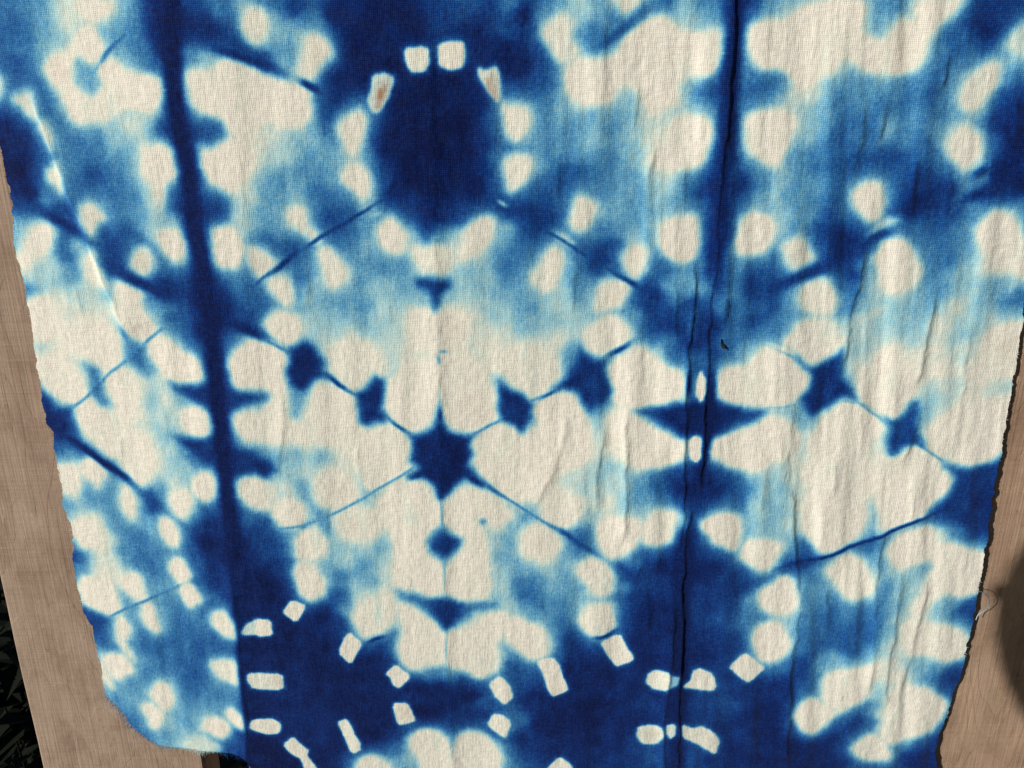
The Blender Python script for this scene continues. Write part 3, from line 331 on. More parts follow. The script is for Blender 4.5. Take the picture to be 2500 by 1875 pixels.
DYE_GROUND = """
-244 60.3 .62;-231.6 62.8 .55;-222.5 56.6 .40;-213.9 60.5 .15;-203.6 61.7 .10;-242.8 46.5 .55;-236.8 35.9 .68;-247.8 37.4 .72;-235.3 52 .60;-226.1 49.8 .40;-193.6 56.2 .40;-188.2 60.8 .50
-182.5 52.6 .55;-187.9 42.4 .42;-193.2 48.7 .45;-179.9 43.7 .55;-173.1 36.8 .75;-170.9 52.5 .90;-162.4 59.1 .92;-150.9 62.4 .72;-140 61.7 .55;-128.9 63.1 .45;-141.1 52.4 .85;-148.1 55.7 .85
-138.2 45.6 .80;-127.4 42.2 .90;-163.6 38.8 .95;-164.7 24.8 .93;-163.8 49 .95;-153.2 43.6 .55;-145.8 43.6 .40;-231.4 21.6 .68;-234.7 25.2 .70;-229.4 10.7 .65;-209.6 7 .60;-200.4 13.6 .30
-188.8 10.6 .15;-180.6 12.1 .45;-223.9 -4.1 .60;-215.7 -4.1 .55;-194 3.3 .30;-199.9 -7.8 .50;-191.4 -5.5 .35;-213.5 -15.4 .72;-206.5 -22.9 .68;-223.2 -23 .72;-194.1 -22.9 .50;-185.8 -22.8 .35
-181.7 -28.2 .20;-191.7 -34.4 .45;-184 -38.3 .30;-165.5 7 .93;-172.9 10.6 .85;-163 -4 .95;-157.9 5.5 .92;-146.3 6.9 .85;-153.5 10.6 .80;-167.1 -22.7 .90;-162.9 -34.2 .95;-171.9 -28.9 .80
-148.9 -30.3 .85;-153.7 -24.2 .80;-160.8 -49.8 .95;-157.4 -15.2 .90;-251.5 3.4 .90;-252.9 -11.7 .97;-250.8 14.5 .90;-243.9 -0.3 .85;-248.5 -23.2 .97;-240.7 -27 .60;-245.7 -31 .90;-254.3 -31 .85
-238 -34.8 .92;-230.5 -30.8 .85;-232.6 -42.7 .85;-236.7 -50.7 .75;-228.1 -50.6 .40;-259 -41.4 .50;-226.9 -34.7 .80;-210.4 -46.4 .85;-197.8 -47.1 .75;-204.4 -40.8 .70;-217.6 -48.9 .85;-175.6 -37.4 .50
-134 -22.7 .20;-137.1 -15.2 .20;-130.6 10.6 .05;-138.3 -34.2 .25;-128.3 -4 .15;-255.7 10.8 .90;-264.8 3.4 .92;-269.8 -19.4 .95;-255.6 46.7 .65;-252.4 22.5 .75;-242.3 -13.2 .90;-113.7 62.4 .75
-102.9 61.7 .85;-84.8 59.1 .92;-62.8 59.1 .95;-48.3 55.7 .93;-33.5 60.4 .80;-22.6 61.7 .75;-11.6 59.1 .80;-4.3 55.7 .75;-0.7 63.1 .60;-78.3 45.6 .95;-71.5 35.3 .95;-86.7 31.8 .95
-60 42.2 .95;-8.1 45.6 .92;-4.4 38.7 .93;-19 52.4 .90;-42 24.8 .96;-50.1 10.6 .99;-39 -0.3 1.00;-27.3 10.6 .98;-51 -11.4 .98;-35.7 -18.9 .98;-23.8 -4 .96;-20.1 -18.9 .95
-59.2 -22.7 .92;-61.9 3.3 .95;-16 3.3 .90;-40 -34.2 .95;-44.2 -41.9 .85;-55.8 -34.2 .85;-28.2 -32.6 .85;-12.3 -11.4 .85;-67.4 -15.2 .80;-68.4 10.6 .80;-111 52.4 .35;-103.4 55.7 .40
-114 59.1 .50;-103.9 49 .40;-109.8 40.8 .50;-106.6 43.5 .45;-115.5 43.5 .50;-92.3 55.7 .60;-99.5 57.7 .60;-89.9 38.7 .90;-93.4 22 .85;-89.4 14.2 .85;-91.4 6.9 .70;-94.7 3.3 .45
-103.9 3.3 .30;-112.2 -4 .25;-119.9 -4 .22;-123 3.3 .10;-98.6 -7.7 .40;-90.7 -4 .45;-93.8 -15.2 .50;-105.4 -15.2 .45;-117 -15.2 .45;-99.8 -22.7 .58;-113.8 -22.7 .42;-125.2 -18.9 .35
-122.3 -30.3 .40;-90.7 -26.5 .65;-83.1 -30.3 .70;-95.4 -38 .80;-91.7 -41.9 .82;-84.1 -45.8 .60;-79.6 -38 .60;-87.8 -41.9 .75;-76.3 -49.8 .45;-119.4 -41.9 .45;-125.6 -48.2 .70;-116.3 -51.4 .70
-108.2 -49.8 .75;-118.7 -34.2 .40;-80 -6.2 .40;-75.2 -28.8 .45;-128.6 -38 .40;-28.6 -49.8 .30;-36.5 -46.6 .45;-52.3 -45.1 .40;-2.3 -30.3 .85;-3.1 -41.9 .45;-7.7 -22.7 .85;-7.5 10.6 .75
-7.6 -4 .65;-87.4 21.3 .85;-83.5 12 .60;-57.1 24.8 .95;-26.9 28.3 .94;-19.6 17.7 .94;-116.8 -56.9 .65;-107.5 -60.9 .60;-111.2 -66.5 .65;-111.7 -73 .50;-101.8 -70.6 .40;-106.5 -78.7 .30
-98.1 -75.5 .40;-85.7 -72.2 .50;-81.3 -66.5 .50;-72.8 -58.4 .55;-78 -78.7 .45;-84.9 -85.4 .40;-78.6 -88.7 .35;-67.8 -70.6 .30;-67.5 -81.2 .22;-61.5 -74.6 .35;-66.4 -91.2 .25;-91 -91.2 .25
-101.6 -89.5 .25;-107.8 -95.4 .22;-87.4 -99.7 .12;-62.9 -103.9 .15;-67.3 -110.8 .20;-57.2 -68.9 .42;-56.8 -58.4 .50;-61 -62.5 .45;-49.4 -74.6 .40;-57.8 -81.2 .30;-24.8 -62.5 .35;-16.7 -58.4 .35
-29.1 -75.5 .35;-18.5 -70.6 .30;-12.8 -66.5 .25;-12.9 -78.7 .20;-8.1 -82.9 .30;-4.8 -74.6 .40;-3.1 -66.5 .55;-4.7 -59.2 .60;-18.7 -87 .15;-13.1 -95.4 .10;-17.3 -103.9 .12;-9.1 -112.5 .05
-17.5 -116.9 .05;-54.9 -112.5 .06;-132.1 -74.6 .70;-133.7 -82.9 .80;-136.4 -93.8 .90;-139.8 -87.1 .80;-63.8 -125.6 .03;-34.1 -112.5 .03;-30.5 -139 .02;-51.4 -130.1 .02;-138.3 -112.5 .00;-127.3 -130.1 .05
-136.6 -139 .08;-133.2 -148 .03;-120.8 -152.6 .05;-102.6 -139 .02;-99.3 -152.6 .05;-89.9 -139 .10;-89.3 -157.2 .05;-138.3 -130.1 .35;-130 -160 .30;-121.8 -164.6 .32;-112.9 -161.8 .18;-104.6 -166.4 .35
-96 -166.4 .12;-118.4 -175.8 .20;-127.1 -175.8 .25;-134.9 -166.5 .50;-140.1 -175.9 .50;-127.9 -185.4 .15;-119.1 -185.4 .45;-117.3 -195 .50;-132.7 -190.2 .30;-100.8 -174 .10;-79.6 -167.4 .12;-92.2 -175.8 .08
-84.3 -190.2 .30;-85.8 -185.3 .60;-80.2 -195 .25;-89.7 -191.1 .40;-97.2 -198.9 .30;-5 -125.6 .55;-3.3 -134.5 .75;-0.8 -139 .85;-143.5 -210.6 .85;-142.2 -225.6 .80;-136.8 -235.8 .85;-145.9 -246.1 .97
-135.6 -253.4 .95;-127.4 -210.6 .60;-110.2 -206.6 .50;-108 -213.6 .45;-104.7 -230.6 .40;-110 -240.9 .40;-103.7 -242.9 .60;-108.2 -254.4 .85;-101 -256.5 .75;-98.8 -266 .60;-92.4 -251.3 .30;-95.7 -230.6 .25
-93.4 -223.6 .30;-86.9 -235.7 .40;-83.9 -246.1 .50;-77.2 -223.6 .35;-73.1 -230.6 .25;-75.4 -240.9 .20;-74.2 -253.3 .10;-88 -255.4 .25;-100.4 -220.5 .30;-67.8 -212.6 .10;-76.6 -210.6 .12;-62.9 -202.7 .25
-104.8 -272.4 .90;-111.8 -267.1 .95;-127 -283.3 .95;-118.5 -294.2 .95;-137.3 -294.2 .93;-138.3 -305.4 .93;-115.4 -316.6 .94;-131.1 -333.8 .92;-150.4 -333.9 .90;-137.4 -351.4 .90;-122.8 -351.4 .90;-97 -328 .93
-90.9 -305.3 .94;-84.3 -288.7 .90;-73.7 -283.2 .75;-70.6 -275.7 .35;-76.1 -294.2 .92;-83.9 -316.6 .93;-83.2 -339.6 .93;-88.9 -357.3 .95;-74.3 -357.3 .90;-74.8 -369.3 .70;-70.1 -375.4 .45;-82.6 -368.1 .85
-100 -377.9 .90;-116.6 -375.4 .92;-159 -373.1 .97;-149.5 -377.9 .97;-58.3 -322.3 .97;-54.1 -339.6 .97;-44 -322.3 .95;-48.4 -309.8 .70;-51.1 -305.3 .50;-38.9 -309.8 .60;-29.5 -316.6 .92;-24.9 -328 .95
-20.3 -345.5 .85;-39.9 -351.4 .85;-39.1 -358.5 .75;-25.3 -351.4 .90;-17.3 -333.8 .70;-17.5 -357.3 .90;-3.8 -369.3 .75;-5.8 -377.9 .60;-60.5 -328 .85;-3.7 -294.2 .55;-5.5 -286.5 .35;-1.8 -305.3 .85
-8.1 -240.9 .30;-5.3 -230.6 .45;-3.5 -220.5 .50;-9.8 -220.5 .25;-5.4 -251.3 .35;-1.8 -261.8 .30;-11.5 -210.6 .15;-19.4 -272.4 .15;-16.5 -266 .30;-116.4 -400.2 .95;-146.5 -400.2 .95;-71.2 -400.2 .50
-47.8 -292 .05;3.7 59.1 .92;7.4 45.6 .92;3.7 35.3 .92;14.9 38.7 .85;7.5 28.3 .75;16.4 31.8 .70;18.2 63.1 .50;25.5 62.4 .40;36.5 60.4 .35;44 55.7 .45;36.8 52.4 .55
41.3 50.3 .65;51.3 55.7 .70;62.1 60.4 .80;72.8 64.4 .75;65.6 64.4 .70;80.2 62.4 .40;87.8 59.1 .40;94.9 61.7 .60;105.8 61.7 .90;113 63.1 .85;106.5 45.6 .92;105 28.3 .90
97.5 27.6 .80;90.2 24.8 .70;86.3 27.6 .50;112.5 28.3 .60;116.4 26.2 .70;110.3 52.4 .85;120 28.3 .75;122.1 22 .60;106.7 6.9 .90;111.5 -4 .85;108.6 -15.2 .75;116.7 -18.9 .90
101.1 -18.9 .90;93.6 -22.7 .85;120.6 -11.4 .65;124.4 -18.9 .60;125.2 -26.5 .45;117.3 -26.5 .75;109.8 -30.3 .85;102.6 -38 .90;99.5 -49.8 .88;109.5 -45.8 .88;89.4 -18.9 .60;86 -26.5 .50
18.8 21.3 .55;15.2 14.2 .55;21.3 6.9 .50;19.2 -0.3 .50;15.4 -7.7 .55;26.5 14.2 .45;36.4 14.2 .42;45.4 16.3 .45;53.2 10.6 .42;49.7 3.3 .45;36.7 1.9 .25;30.7 -0.3 .42
42.3 -4 .50;50.1 -7.7 .55;54.3 -15.2 .55;34.9 -15.2 .65;23.3 -15.2 .68;11.7 -22.7 .75;6.3 -30.3 .85;15.7 -34.2 .85;19.6 -26.5 .75;7.9 -41.9 .75;4.8 -49.8 .60;23.4 -22.7 .70
42.9 -22.7 .60;51 -30.3 .50;49.1 -41.9 .60;55.2 -38 .50;43.8 -49.8 .80;51.7 -49.8 .85;35.9 -51.4 .75;38.1 -46.6 .60;60.7 -18.9 .45;60 -4 .35;61 6.9 .25;64.4 14.2 .20
68.8 3.3 .20;69.6 -11.4 .20;74.1 -22.7 .30;77.8 -18.9 .20;70.8 -34.2 .35;65.3 -34.2 .40;82.4 -30.3 .40;58.6 24.8 .35;56.6 19.1 .35;64.1 21.3 .15;71.4 24.8 .05;79.2 21.3 .15
82.8 23.4 .30;85.4 17.7 .40;65.9 -45.8 .35;74.7 -34.2 .35;95.9 -32.6 .75;124.7 62.4 .50;132.2 60.4 .35;171.9 63.7 .50;179.5 61.7 .60;182.9 63.1 .55;172.8 57.1 .35;177.2 57.1 .35
187.2 59.1 .40;223.2 62.4 .85;217 55.7 .85;228.7 52.4 .92;237.8 62.4 .85;210.3 52.4 .75;208.3 42.2 .65;218.6 47 .65;227.9 44.2 .85;219.7 40.8 .60;205.7 35.3 .65;203.1 28.3 .65
214.3 28.3 .60;214.4 19.1 .55;196.2 24.8 .62;185.4 21.3 .60;177 27.6 .45;169.8 24.8 .50;162 27.6 .40;159.2 37.4 .30;159 21.3 .50;151.9 17.7 .40;143.9 21.3 .20;136.4 21.3 .15
128.2 27.6 .70;124.2 30.4 .75;124.9 23.4 .60;130.7 24.8 .50;141.3 10.6 .30;149.4 6.9 .40;142.9 -4 .45;150.6 -4 .55;136.4 -15.2 .35;133.3 -22.7 .25;141.1 -22.7 .42;152.4 -18.9 .50
161.2 3.3 .65;166.5 -7.7 .70;171.7 10.6 .60;179.9 6.9 .60;185.7 8.4 .35;190.2 14.2 .50;191.8 3.3 .60;189.1 -4 .75;182.2 -9.9 .75;200 -0.3 .65;208.3 -4 .70;206 10.6 .55
214.8 3.3 .50;206.2 -15.2 .82;197.9 -11.4 .72;211.9 -26.5 .85;204.7 -30.3 .92;195.1 -18.9 .75;198.6 -26.5 .85;218.5 -18.9 .85;220.4 -30.3 .80;217.7 -38 .70;210.4 -41.9 .65;205.9 -38 .75
221.1 -11.4 .75;238.4 -0.3 .75;240.2 10.6 .90;246.4 17.7 .92;249.2 3.3 .95;244.3 -11.4 .95;253.5 -18.9 .95;232.7 -11.4 .40;237.2 -15.2 .55;230.5 -21.2 .60;242.2 -21.2 .92;228.2 -30.3 .65
230.2 -41.9 .60;227.6 -49.8 .60;235.6 -49.8 .50;231.5 -26.5 .50;258.8 -30.3 .70;162 -34.2 .72;168.9 -26.5 .65;167.4 -45.8 .88;159 -41.9 .80;175.3 -45.8 .88;146.7 -38 .50;138.8 -38 .35
180 -51.4 .85;154.1 -34.2 .55;223.7 -4 .35;224.7 12 .50;217.1 12 .50;228.1 14.2 .55;234.9 38.7 .60;242.3 38.7 .45;246 35.3 .60;240.7 31.8 .70;241.3 24.8 .85;4 -56.8 .60
4.1 -74.6 .40;8.1 -80.4 .40;28 -56.8 .50;33.7 -58.4 .65;32.2 -66.5 .55;36.5 -74.6 .50;40.7 -78.7 .45;28.4 -74.6 .30;24.5 -82.9 .30;8.2 -91.2 .30;20.5 -91.2 .20;31.1 -87 .20
24.8 -99.7 .12;8.3 -103.9 .10;36.4 -70.6 .55;44 -57.6 .85;49.8 -60.8 .80;61.4 -68.9 .85;68.7 -70.6 .88;72.3 -62.5 .75;77 -74.6 .85;69.3 -81.2 .80;65.4 -85.4 .55;73.7 -88.7 .80
74.2 -97.1 .75;71.9 -100.5 .60;82.6 -100.5 .60;78.8 -105.6 .40;86.2 -91.2 .85;87.2 -108.2 .75;95 -99.7 .85;93.5 -78.7 .85;80.2 -59.2 .70;87.2 -68.9 .45;83.3 -70.6 .30;91.5 -73 .50
98.8 -62.5 .60;101 -70.6 .35;101.1 -82.9 .60;100.4 -95.4 .65;102.2 -108.2 .55;105.9 -91.2 .90;105.9 -70.6 .85;108.5 -62.5 .70;116.7 -64.1 .60;115.1 -74.6 .55;125.3 -70.6 .80;114.2 -82.9 .65
118.6 -87 .60;115.6 -99.7 .60;123.5 -95.4 .65;130.9 -87 .75;133.3 -95.4 .60;124.4 -105.6 .45;116.5 -110.8 .60;128.4 -60.8 .75;109.8 -121.2 .90;108.8 -108.2 .85;109.5 -139 .93;96.4 -121.2 .85
97.6 -139 .95;94.2 -112.5 .75;59.1 -130 .03;71.7 -130 .00;55.4 -143.5 .10;60 -152.6 .05;51.4 -152.6 .20;47.3 -157.2 .15;25.8 -157.2 .03;17.3 -166.4 .02;34.7 -171.1 .12;30.6 -180.6 .15
43.5 -175.8 .20;52.2 -173.9 .30;59 -171.1 .30;56.8 -180.6 .25;48.2 -185.3 .20;61.4 -185.3 .20;62.3 -166.4 .15;21.9 -185.3 .04;8.7 -175.8 .02;44.1 -195 .15;54.7 -195 .10;50.8 -134.5 .45
46.7 -139 .55;44.4 -146.2 .40;42.2 -130 .80;37.7 -121.2 .88;45.1 -114.3 .88;31.7 -115.1 .60;33.2 -108.2 .50;5.1 -134.5 .85;5.1 -143.5 .80;6.8 -149.8 .60;8.8 -196.9 .45;4.4 -194 .30
13.2 -191.1 .20;69.7 -175.8 .35;74.3 -180.6 .50;83.2 -183.4 .70;91.7 -180.6 .90;96.7 -190.1 .95;88.2 -195 .70;74.9 -193 .50;68.8 -195 .30;100.1 -175.8 .90;109.2 -180.6 .92;122.3 -180.6 .90
131.5 -185.3 .75;135.4 -180.6 .50;127.9 -195 .75;141.2 -195 .30;143.7 -185.3 .25;110.3 -195 .90;107.8 -161.8 .85;96.6 -161.8 .80;97.7 -128.3 .85;136.9 -74.6 .80;139.4 -82.9 .75;143.7 -85.4 .55
141.5 -95.4 .70;139.5 -100.5 .60;147.1 -78.7 .50;172.7 -68.9 .75;165.1 -59.2 .90;177.5 -62.5 .85;179.9 -74.6 .65;175.9 -81.2 .50;185.3 -78.7 .35;185.8 -70.6 .40;191.4 -75.5 .30;185.1 -59.2 .50
181 -88.7 .20;192.8 -85.4 .15;204 -78.7 .30;211.9 -77.1 .40;216.9 -82.9 .40;215 -70.6 .50;217.7 -62.5 .65;220.8 -56.8 .60;224.9 -72.2 .45;230.4 -66.5 .35;237.8 -62.5 .30;232.8 -80.4 .15
245.8 -62.5 .20;253.3 -59.2 .10;251.3 -70.6 .35;248.8 -78.7 .30;259.4 -70.6 .30;266.3 -77.1 .65;266.3 -85.4 .50;264.5 -59.2 .05;242.1 -87 .25;241.1 -95.4 .30;247.7 -95.4 .25;254.4 -87 .20
205.7 -89.5 .28;213.7 -88.7 .25;210.9 -97.1 .20;198.3 -95.4 .20;190.6 -99.7 .18;183.8 -103.9 .25;226.4 -91.2 .06;234.1 -112.5 .05;241.7 -108.2 .15;245.1 -103.9 .20;255.7 -116.9 .05;269.1 -121.2 .25
268.7 -128.3 .20;240.5 -125.6 .15;233.5 -134.5 .25;228.3 -139 .35;246.2 -134.5 .08;204.3 -108.2 .02;220.9 -108.2 .05;188.2 -112.5 .15;184.4 -121.2 .30;184.5 -148 .03;172.7 -157.2 .05;164.1 -157.2 .20
158.8 -148 .40;165.1 -143.5 .40;160.9 -166.4 .12;151.7 -161.8 .10;158 -180.6 .15;146.9 -157.2 .25;147.1 -175.8 .30;150.7 -185.3 .30;141.7 -139 .30;170.6 -175.8 .03;195.5 -166.4 .05;202.8 -157.2 .12
181.1 -190.1 .05;206.1 -180.6 .03;167.9 -190.1 .12;231.6 -175.8 .02;259 -183.4 .85;266.7 -177.7 .80;269.9 -171.1 .50;253.7 -177.7 .75;269.9 -195 .90;252.2 -195 .70;255.3 -187.3 .80;246.4 -196.9 .75
275.1 -185.3 .85;157.8 -220.5 .40;159.5 -210.6 .25;164.7 -225.6 .65;171.9 -225.6 .85;164 -235.7 .85;173.6 -232.7 .85;206.2 -213.5 .55;208.2 -208.6 .40;206.6 -222.5 .75;211.7 -220.5 .65;245.3 -206.6 .75
258.5 -205.6 .85;269.1 -215.5 .88;255.4 -213.5 .60;270.2 -221.5 .70;246.8 -215.5 .30;177.9 -238.8 .60;174.2 -246 .60;180 -256.5 .55;176.6 -267.1 .55;163.1 -271.4 .40;185.8 -267.1 .60;194.9 -266 .65
208.5 -263.9 .65;216.4 -240.9 .40;213.1 -230.6 .50;220.6 -251.2 .60;219.3 -261.8 .65;210.4 -277.8 .65;202 -285.4 .70;193.1 -288.7 .65;207.9 -294.2 .75;183.1 -283.2 .60;179.6 -294.2 .65;190.4 -305.3 .50
194.6 -300.8 .45;208.9 -302 .50;215.8 -283.2 .65;217.6 -296.4 .55;224.8 -261.8 .45;229.7 -251.2 .30;233.2 -244 .35;236.9 -238.8 .40;243.4 -233.7 .40;232.9 -272.4 .25;239.7 -256.5 .30;230.6 -288.7 .20
227.2 -277.8 .40;247.7 -249.2 .12;253.6 -257.5 .20;245.1 -261.8 .10;262.8 -257.5 .60;272.8 -261.8 .88;273.2 -274.6 .70;258.9 -261.8 .40;276.1 -270.3 .85;246.4 -299.7 .30;252 -305.3 .40;261.5 -305.3 .60
271.9 -310.9 .90;268.5 -318.9 .85;258.2 -314.3 .60;248.1 -310.9 .35;272.8 -305.3 .85;276.2 -303.1 .75;228.3 -305.3 .08;238.6 -310.9 .06;236.3 -328 .15;226.7 -328 .35;219.8 -333.8 .70;215.6 -345.5 .85
224.3 -345.5 .75;226.3 -338.4 .50;230.3 -339.6 .40;208.7 -337.3 .75;208.2 -349 .80;176.2 -305.3 .80;168.5 -322.3 .88;182.4 -318.9 .75;165.4 -339.6 .93;170.8 -363.3 .92;188.2 -369.3 .92;202.2 -363.3 .90
208.6 -375.4 .92;179.6 -381.5 .93;224.1 -380.3 .80;243.3 -375.4 .60;246.8 -365.7 .70;253.1 -375.4 .90;261.1 -363.3 .85;263 -375.4 .92;268 -357.3 .92;250.8 -359.7 .50;237 -359.7 .40;270 -328 .90
245.9 -380.3 .80;234 -380.3 .80;7.1 -205.6 .60;13.3 -204.6 .55;0.9 -204.6 .40;35.8 -215.5 .70;42.9 -213.5 .65;41.3 -220.5 .75;48.7 -226.6 .70;46.2 -206.6 .30;42.6 -203.7 .30;57.6 -202.7 .20
34.1 -222.5 .60;31.7 -235.7 .40;18.1 -235.7 .35;9.1 -240.9 .50;4.6 -249.2 .60;7.4 -257.5 .65;13.8 -261.8 .60;27.5 -251.2 .35;23.1 -263.9 .50;38.4 -249.2 .50;43.2 -257.5 .45;9.2 -265 .50
18.5 -270.3 .55;32.4 -267.1 .55;27.9 -277.8 .65;39.3 -285.4 .85;32.9 -292 .85;26.3 -288.7 .60;45 -288.7 .88;67.3 -240.9 .90;72.4 -233.7 .70;81.3 -230.6 .85;77.6 -246 .80;71.7 -256.5 .85
65.9 -251.2 .65;86.7 -246 .85;90.6 -235.7 .92;104.2 -235.7 .92;98.7 -220.5 .90;108.4 -230.6 .90;117.8 -235.7 .88;127.5 -242.9 .85;137.2 -249.2 .85;115.2 -261.8 .82;129.5 -267.1 .75;139.2 -272.4 .65
143.8 -261.8 .60;126.6 -288.7 .85;136 -288.7 .80;83.2 -267.1 .90;69.7 -274.6 .90;79.7 -288.7 .92;89.7 -299.7 .90;108.2 -294.2 .90;92.8 -272.4 .93;4.7 -305.3 .80;7.6 -316.6 .75;14.5 -333.8 .90
2.8 -299.7 .70;38.2 -316.6 .90;52.5 -316.6 .92;67 -322.3 .90;42.6 -305.3 .90;58.1 -339.6 .95;38.9 -345.5 .95;19.5 -351.4 .92;9.8 -363.3 .85;29.5 -363.3 .90;58.9 -363.3 .90;72.6 -339.6 .88
86.8 -333.8 .85;101.3 -333.8 .93;115.7 -333.8 .80;135 -333.8 .75;129.3 -322.3 .80;144.2 -328 .85;150.6 -345.5 .88;141.9 -357.3 .85;113.8 -375.4 .75;99.1 -377.9 .80;89 -374.2 .75;74.3 -377.9 .85
128.8 -377.8 .85;148.4 -375.4 .90;1 -345.5 .55;-257.4 -68.1 .30;-261.2 -74 .70;-247.8 -63.8 .25;-238.8 -62 .35;-231.5 -60.3 .60;-233.5 -57.1 .75;-228.2 -75.9 .25;-222.4 -77.5 .25;-242.1 -80.3 .12
-234.1 -84.4 .12;-216.5 -84 .12;-253.4 -93.3 .05;-240.8 -97.3 .05;-223 -96.9 .03;-261.7 -108.3 .30;-261.4 -102.2 .15;-247.7 -110.6 .05;-239.5 -114.7 .18;-256.2 -122.3 .03;-236.5 -123.5 .20;-220 -105.5 .02
-212.4 -90.7 .30;-209.1 -92.3 .40;-210.4 -83.9 .15;-206.8 -105.1 .62;-205.2 -112 .50;-199.9 -118 .35;-196.3 -124.1 .20;-205.7 -127 .12;-198 -135.8 .25;-190.2 -131 .12;-192.7 -149.2 .22;-188.5 -144.5 .30
-207.7 -140.6 .12;-221.3 -141.1 .12;-218.9 -154.8 .08;-205.9 -158.9 .10;-192.8 -163.1 .25;-184 -164.6 .45;-186.8 -172.2 .30;-199.4 -177.5 .15;-195.4 -182.1 .20;-205.1 -185.4 .50;-212.6 -173.3 .03;-233.2 -141.5 .15
-228.2 -127.7 .60;-231.2 -118.9 .40;-226.6 -134.9 .35;-261.5 -136.1 .85;-262.9 -148.1 .95;-253.5 -142.2 .65;-249.5 -145.7 .65;-257.9 -156.3 .90;-251.8 -158.8 .88;-243.6 -165.1 .90;-260.6 -165.8 .70;-253.7 -169.3 .60
-251.6 -173 .45;-250.2 -175.9 .50;-236.3 -171.4 .92;-229.3 -174 .88;-227.3 -178.7 .90;-219.4 -188 .92;-210.7 -192.4 .95;-206.8 -197.1 .90;-233.2 -186.7 .50;-243 -189.1 .50;-246.5 -187.3 .55;-242.8 -198.9 .55
-235.5 -200.5 .60;-252.4 -199.4 .30;-261 -199.8 .50;-258.2 -194.7 .30;-225.7 -186.3 .45;-225.4 -172.9 .35;-226.7 -169.1 .12;-216.5 -199.6 .85;-199.3 -196.8 .60;-201.3 -191 .60;-212.6 -60 .90;-216.3 -56.8 .85
-204.8 -64.8 .90;-188.5 -69.4 .90;-214.2 -69.8 .75;-211.7 -75.6 .55;-179.1 -62.7 .75;-185 -75.1 .90;-193.3 -73.6 .80;-181.7 -81.7 .60;-190.3 -81.8 .50;-192.8 -87.7 .45;-178.2 -87.4 .70;-183.1 -91.7 .50
-173.3 -83.2 .75;-175 -95.8 .75;-179.9 -100.2 .50;-171.8 -104.2 .75;-166 -78.9 .93;-166.4 -95.6 .97;-164.2 -112.7 .97;-160.4 -66.6 .95;-157 -87.1 .96;-162 -130.2 .97;-155.7 -112.6 .95;-162.3 -148.2 .97
-162.7 -166.6 .97;-161.6 -180.7 .97;-162.3 -195.2 .95;-144.2 -82.9 .75;-152 -78.8 .90;-139.6 -77.1 .60;-143 -70.6 .55;-146.6 -66.5 .65;-135.7 -70.6 .65;-151.1 -70.6 .85;-144.6 -93.8 .85;-148.1 -104 .75
-139.4 -91.2 .90;-143.3 -97.1 .55;-145 -130.1 .90;-170.7 -130.4 .92;-179 -126.2 .80;-183.2 -124.6 .65;-175.1 -130.5 .85;-171.3 -134.9 .85;-179.9 -133.4 .40;-174.4 -160.5 .92;-183.1 -158 .70;-187.3 -155.4 .45
-179.9 -168.2 .70;-171.3 -171.6 .80;-167.3 -176.2 .85;-149 -169.3 .90;-156.4 -157.3 .93;-152.2 -166.5 .93;-174.4 -197.6 .85;-164.6 -191.4 .90;-188.7 -201.2 .70;-147.9 -159.1 .50;-153.1 -174.9 .80;-237.7 -214.5 .55
-223.8 -216.8 .60;-213.8 -213.2 .50;-246.6 -209.9 .15;-242.6 -214.8 .12;-239.4 -224.7 .30;-230.5 -229.4 .60;-221.9 -236.1 .65;-243.4 -237.3 .12;-248.6 -233.5 .30;-255.5 -233.9 .75;-260.4 -234.2 .85;-258.1 -243.4 .60
-242.8 -245.7 .08;-215.6 -225.5 .55;-209.3 -228.2 .60;-213.5 -243.9 .65;-209.8 -252.1 .53;-219.1 -249.5 .60;-196.9 -227.5 .50;-192.1 -227.2 .70;-188.7 -237.3 .75;-185.2 -247.4 .75;-211.6 -264.9 .55;-208.1 -275.4 .58
-198.3 -274.8 .63;-220.4 -292.7 .61;-205.4 -291.6 .65;-189.1 -279.5 .65;-191.1 -296.1 .73;-228 -276.8 .53;-232.5 -293.5 .58;-236.3 -266.5 .58;-232.7 -262 .53;-252.9 -277.4 .90;-261.1 -272.5 .90;-249.1 -284.8 .68
-253 -296.1 .68;-257.8 -301 .50;-232.1 -304.7 .55;-228.7 -315.8 .58;-222.8 -309.6 .58;-207.6 -308.5 .63;-198.2 -313.4 .68;-199.7 -324.9 .65;-205.5 -331.2 .58;-190.3 -329.9 .53;-179.8 -325.7 .53;-196 -336.2 .48
-186.2 -337.7 .50;-209.1 -343.1 .50;-202.6 -348.5 .48;-214.8 -355.4 .35;-225 -362.3 .48;-234.7 -357.2 .53;-244.3 -352 .63;-238.5 -333.8 .48;-245 -322.8 .50;-252 -334.9 .50;-257.4 -329.5 .35;-239 -316.6 .51
-218.5 -367.8 .48;-178.4 -358.3 .85;-174.3 -367.6 .85;-176.3 -295.1 .65;-175.5 -262.6 .68;-179.5 -323.4 .53;-169.9 -326.2 .60;-167.4 -257.9 .85;-177.3 -221.4 .93;-164.4 -230.9 .97;-158.7 -220.7 .95;-157.4 -251.4 .95
-161.4 -272.6 .95;-161.8 -294.4 .95;-163.3 -328.2 .95;-166.3 -357.6 .95;-166.1 -375.6 .95;-175 -241.6 .88;-180.7 -211.5 .88;-184.5 -204.8 .65;-152.7 -205.7 .75;-149.2 -215.6 .80;-175.2 -311.7 .63;-180 -284.4 .68
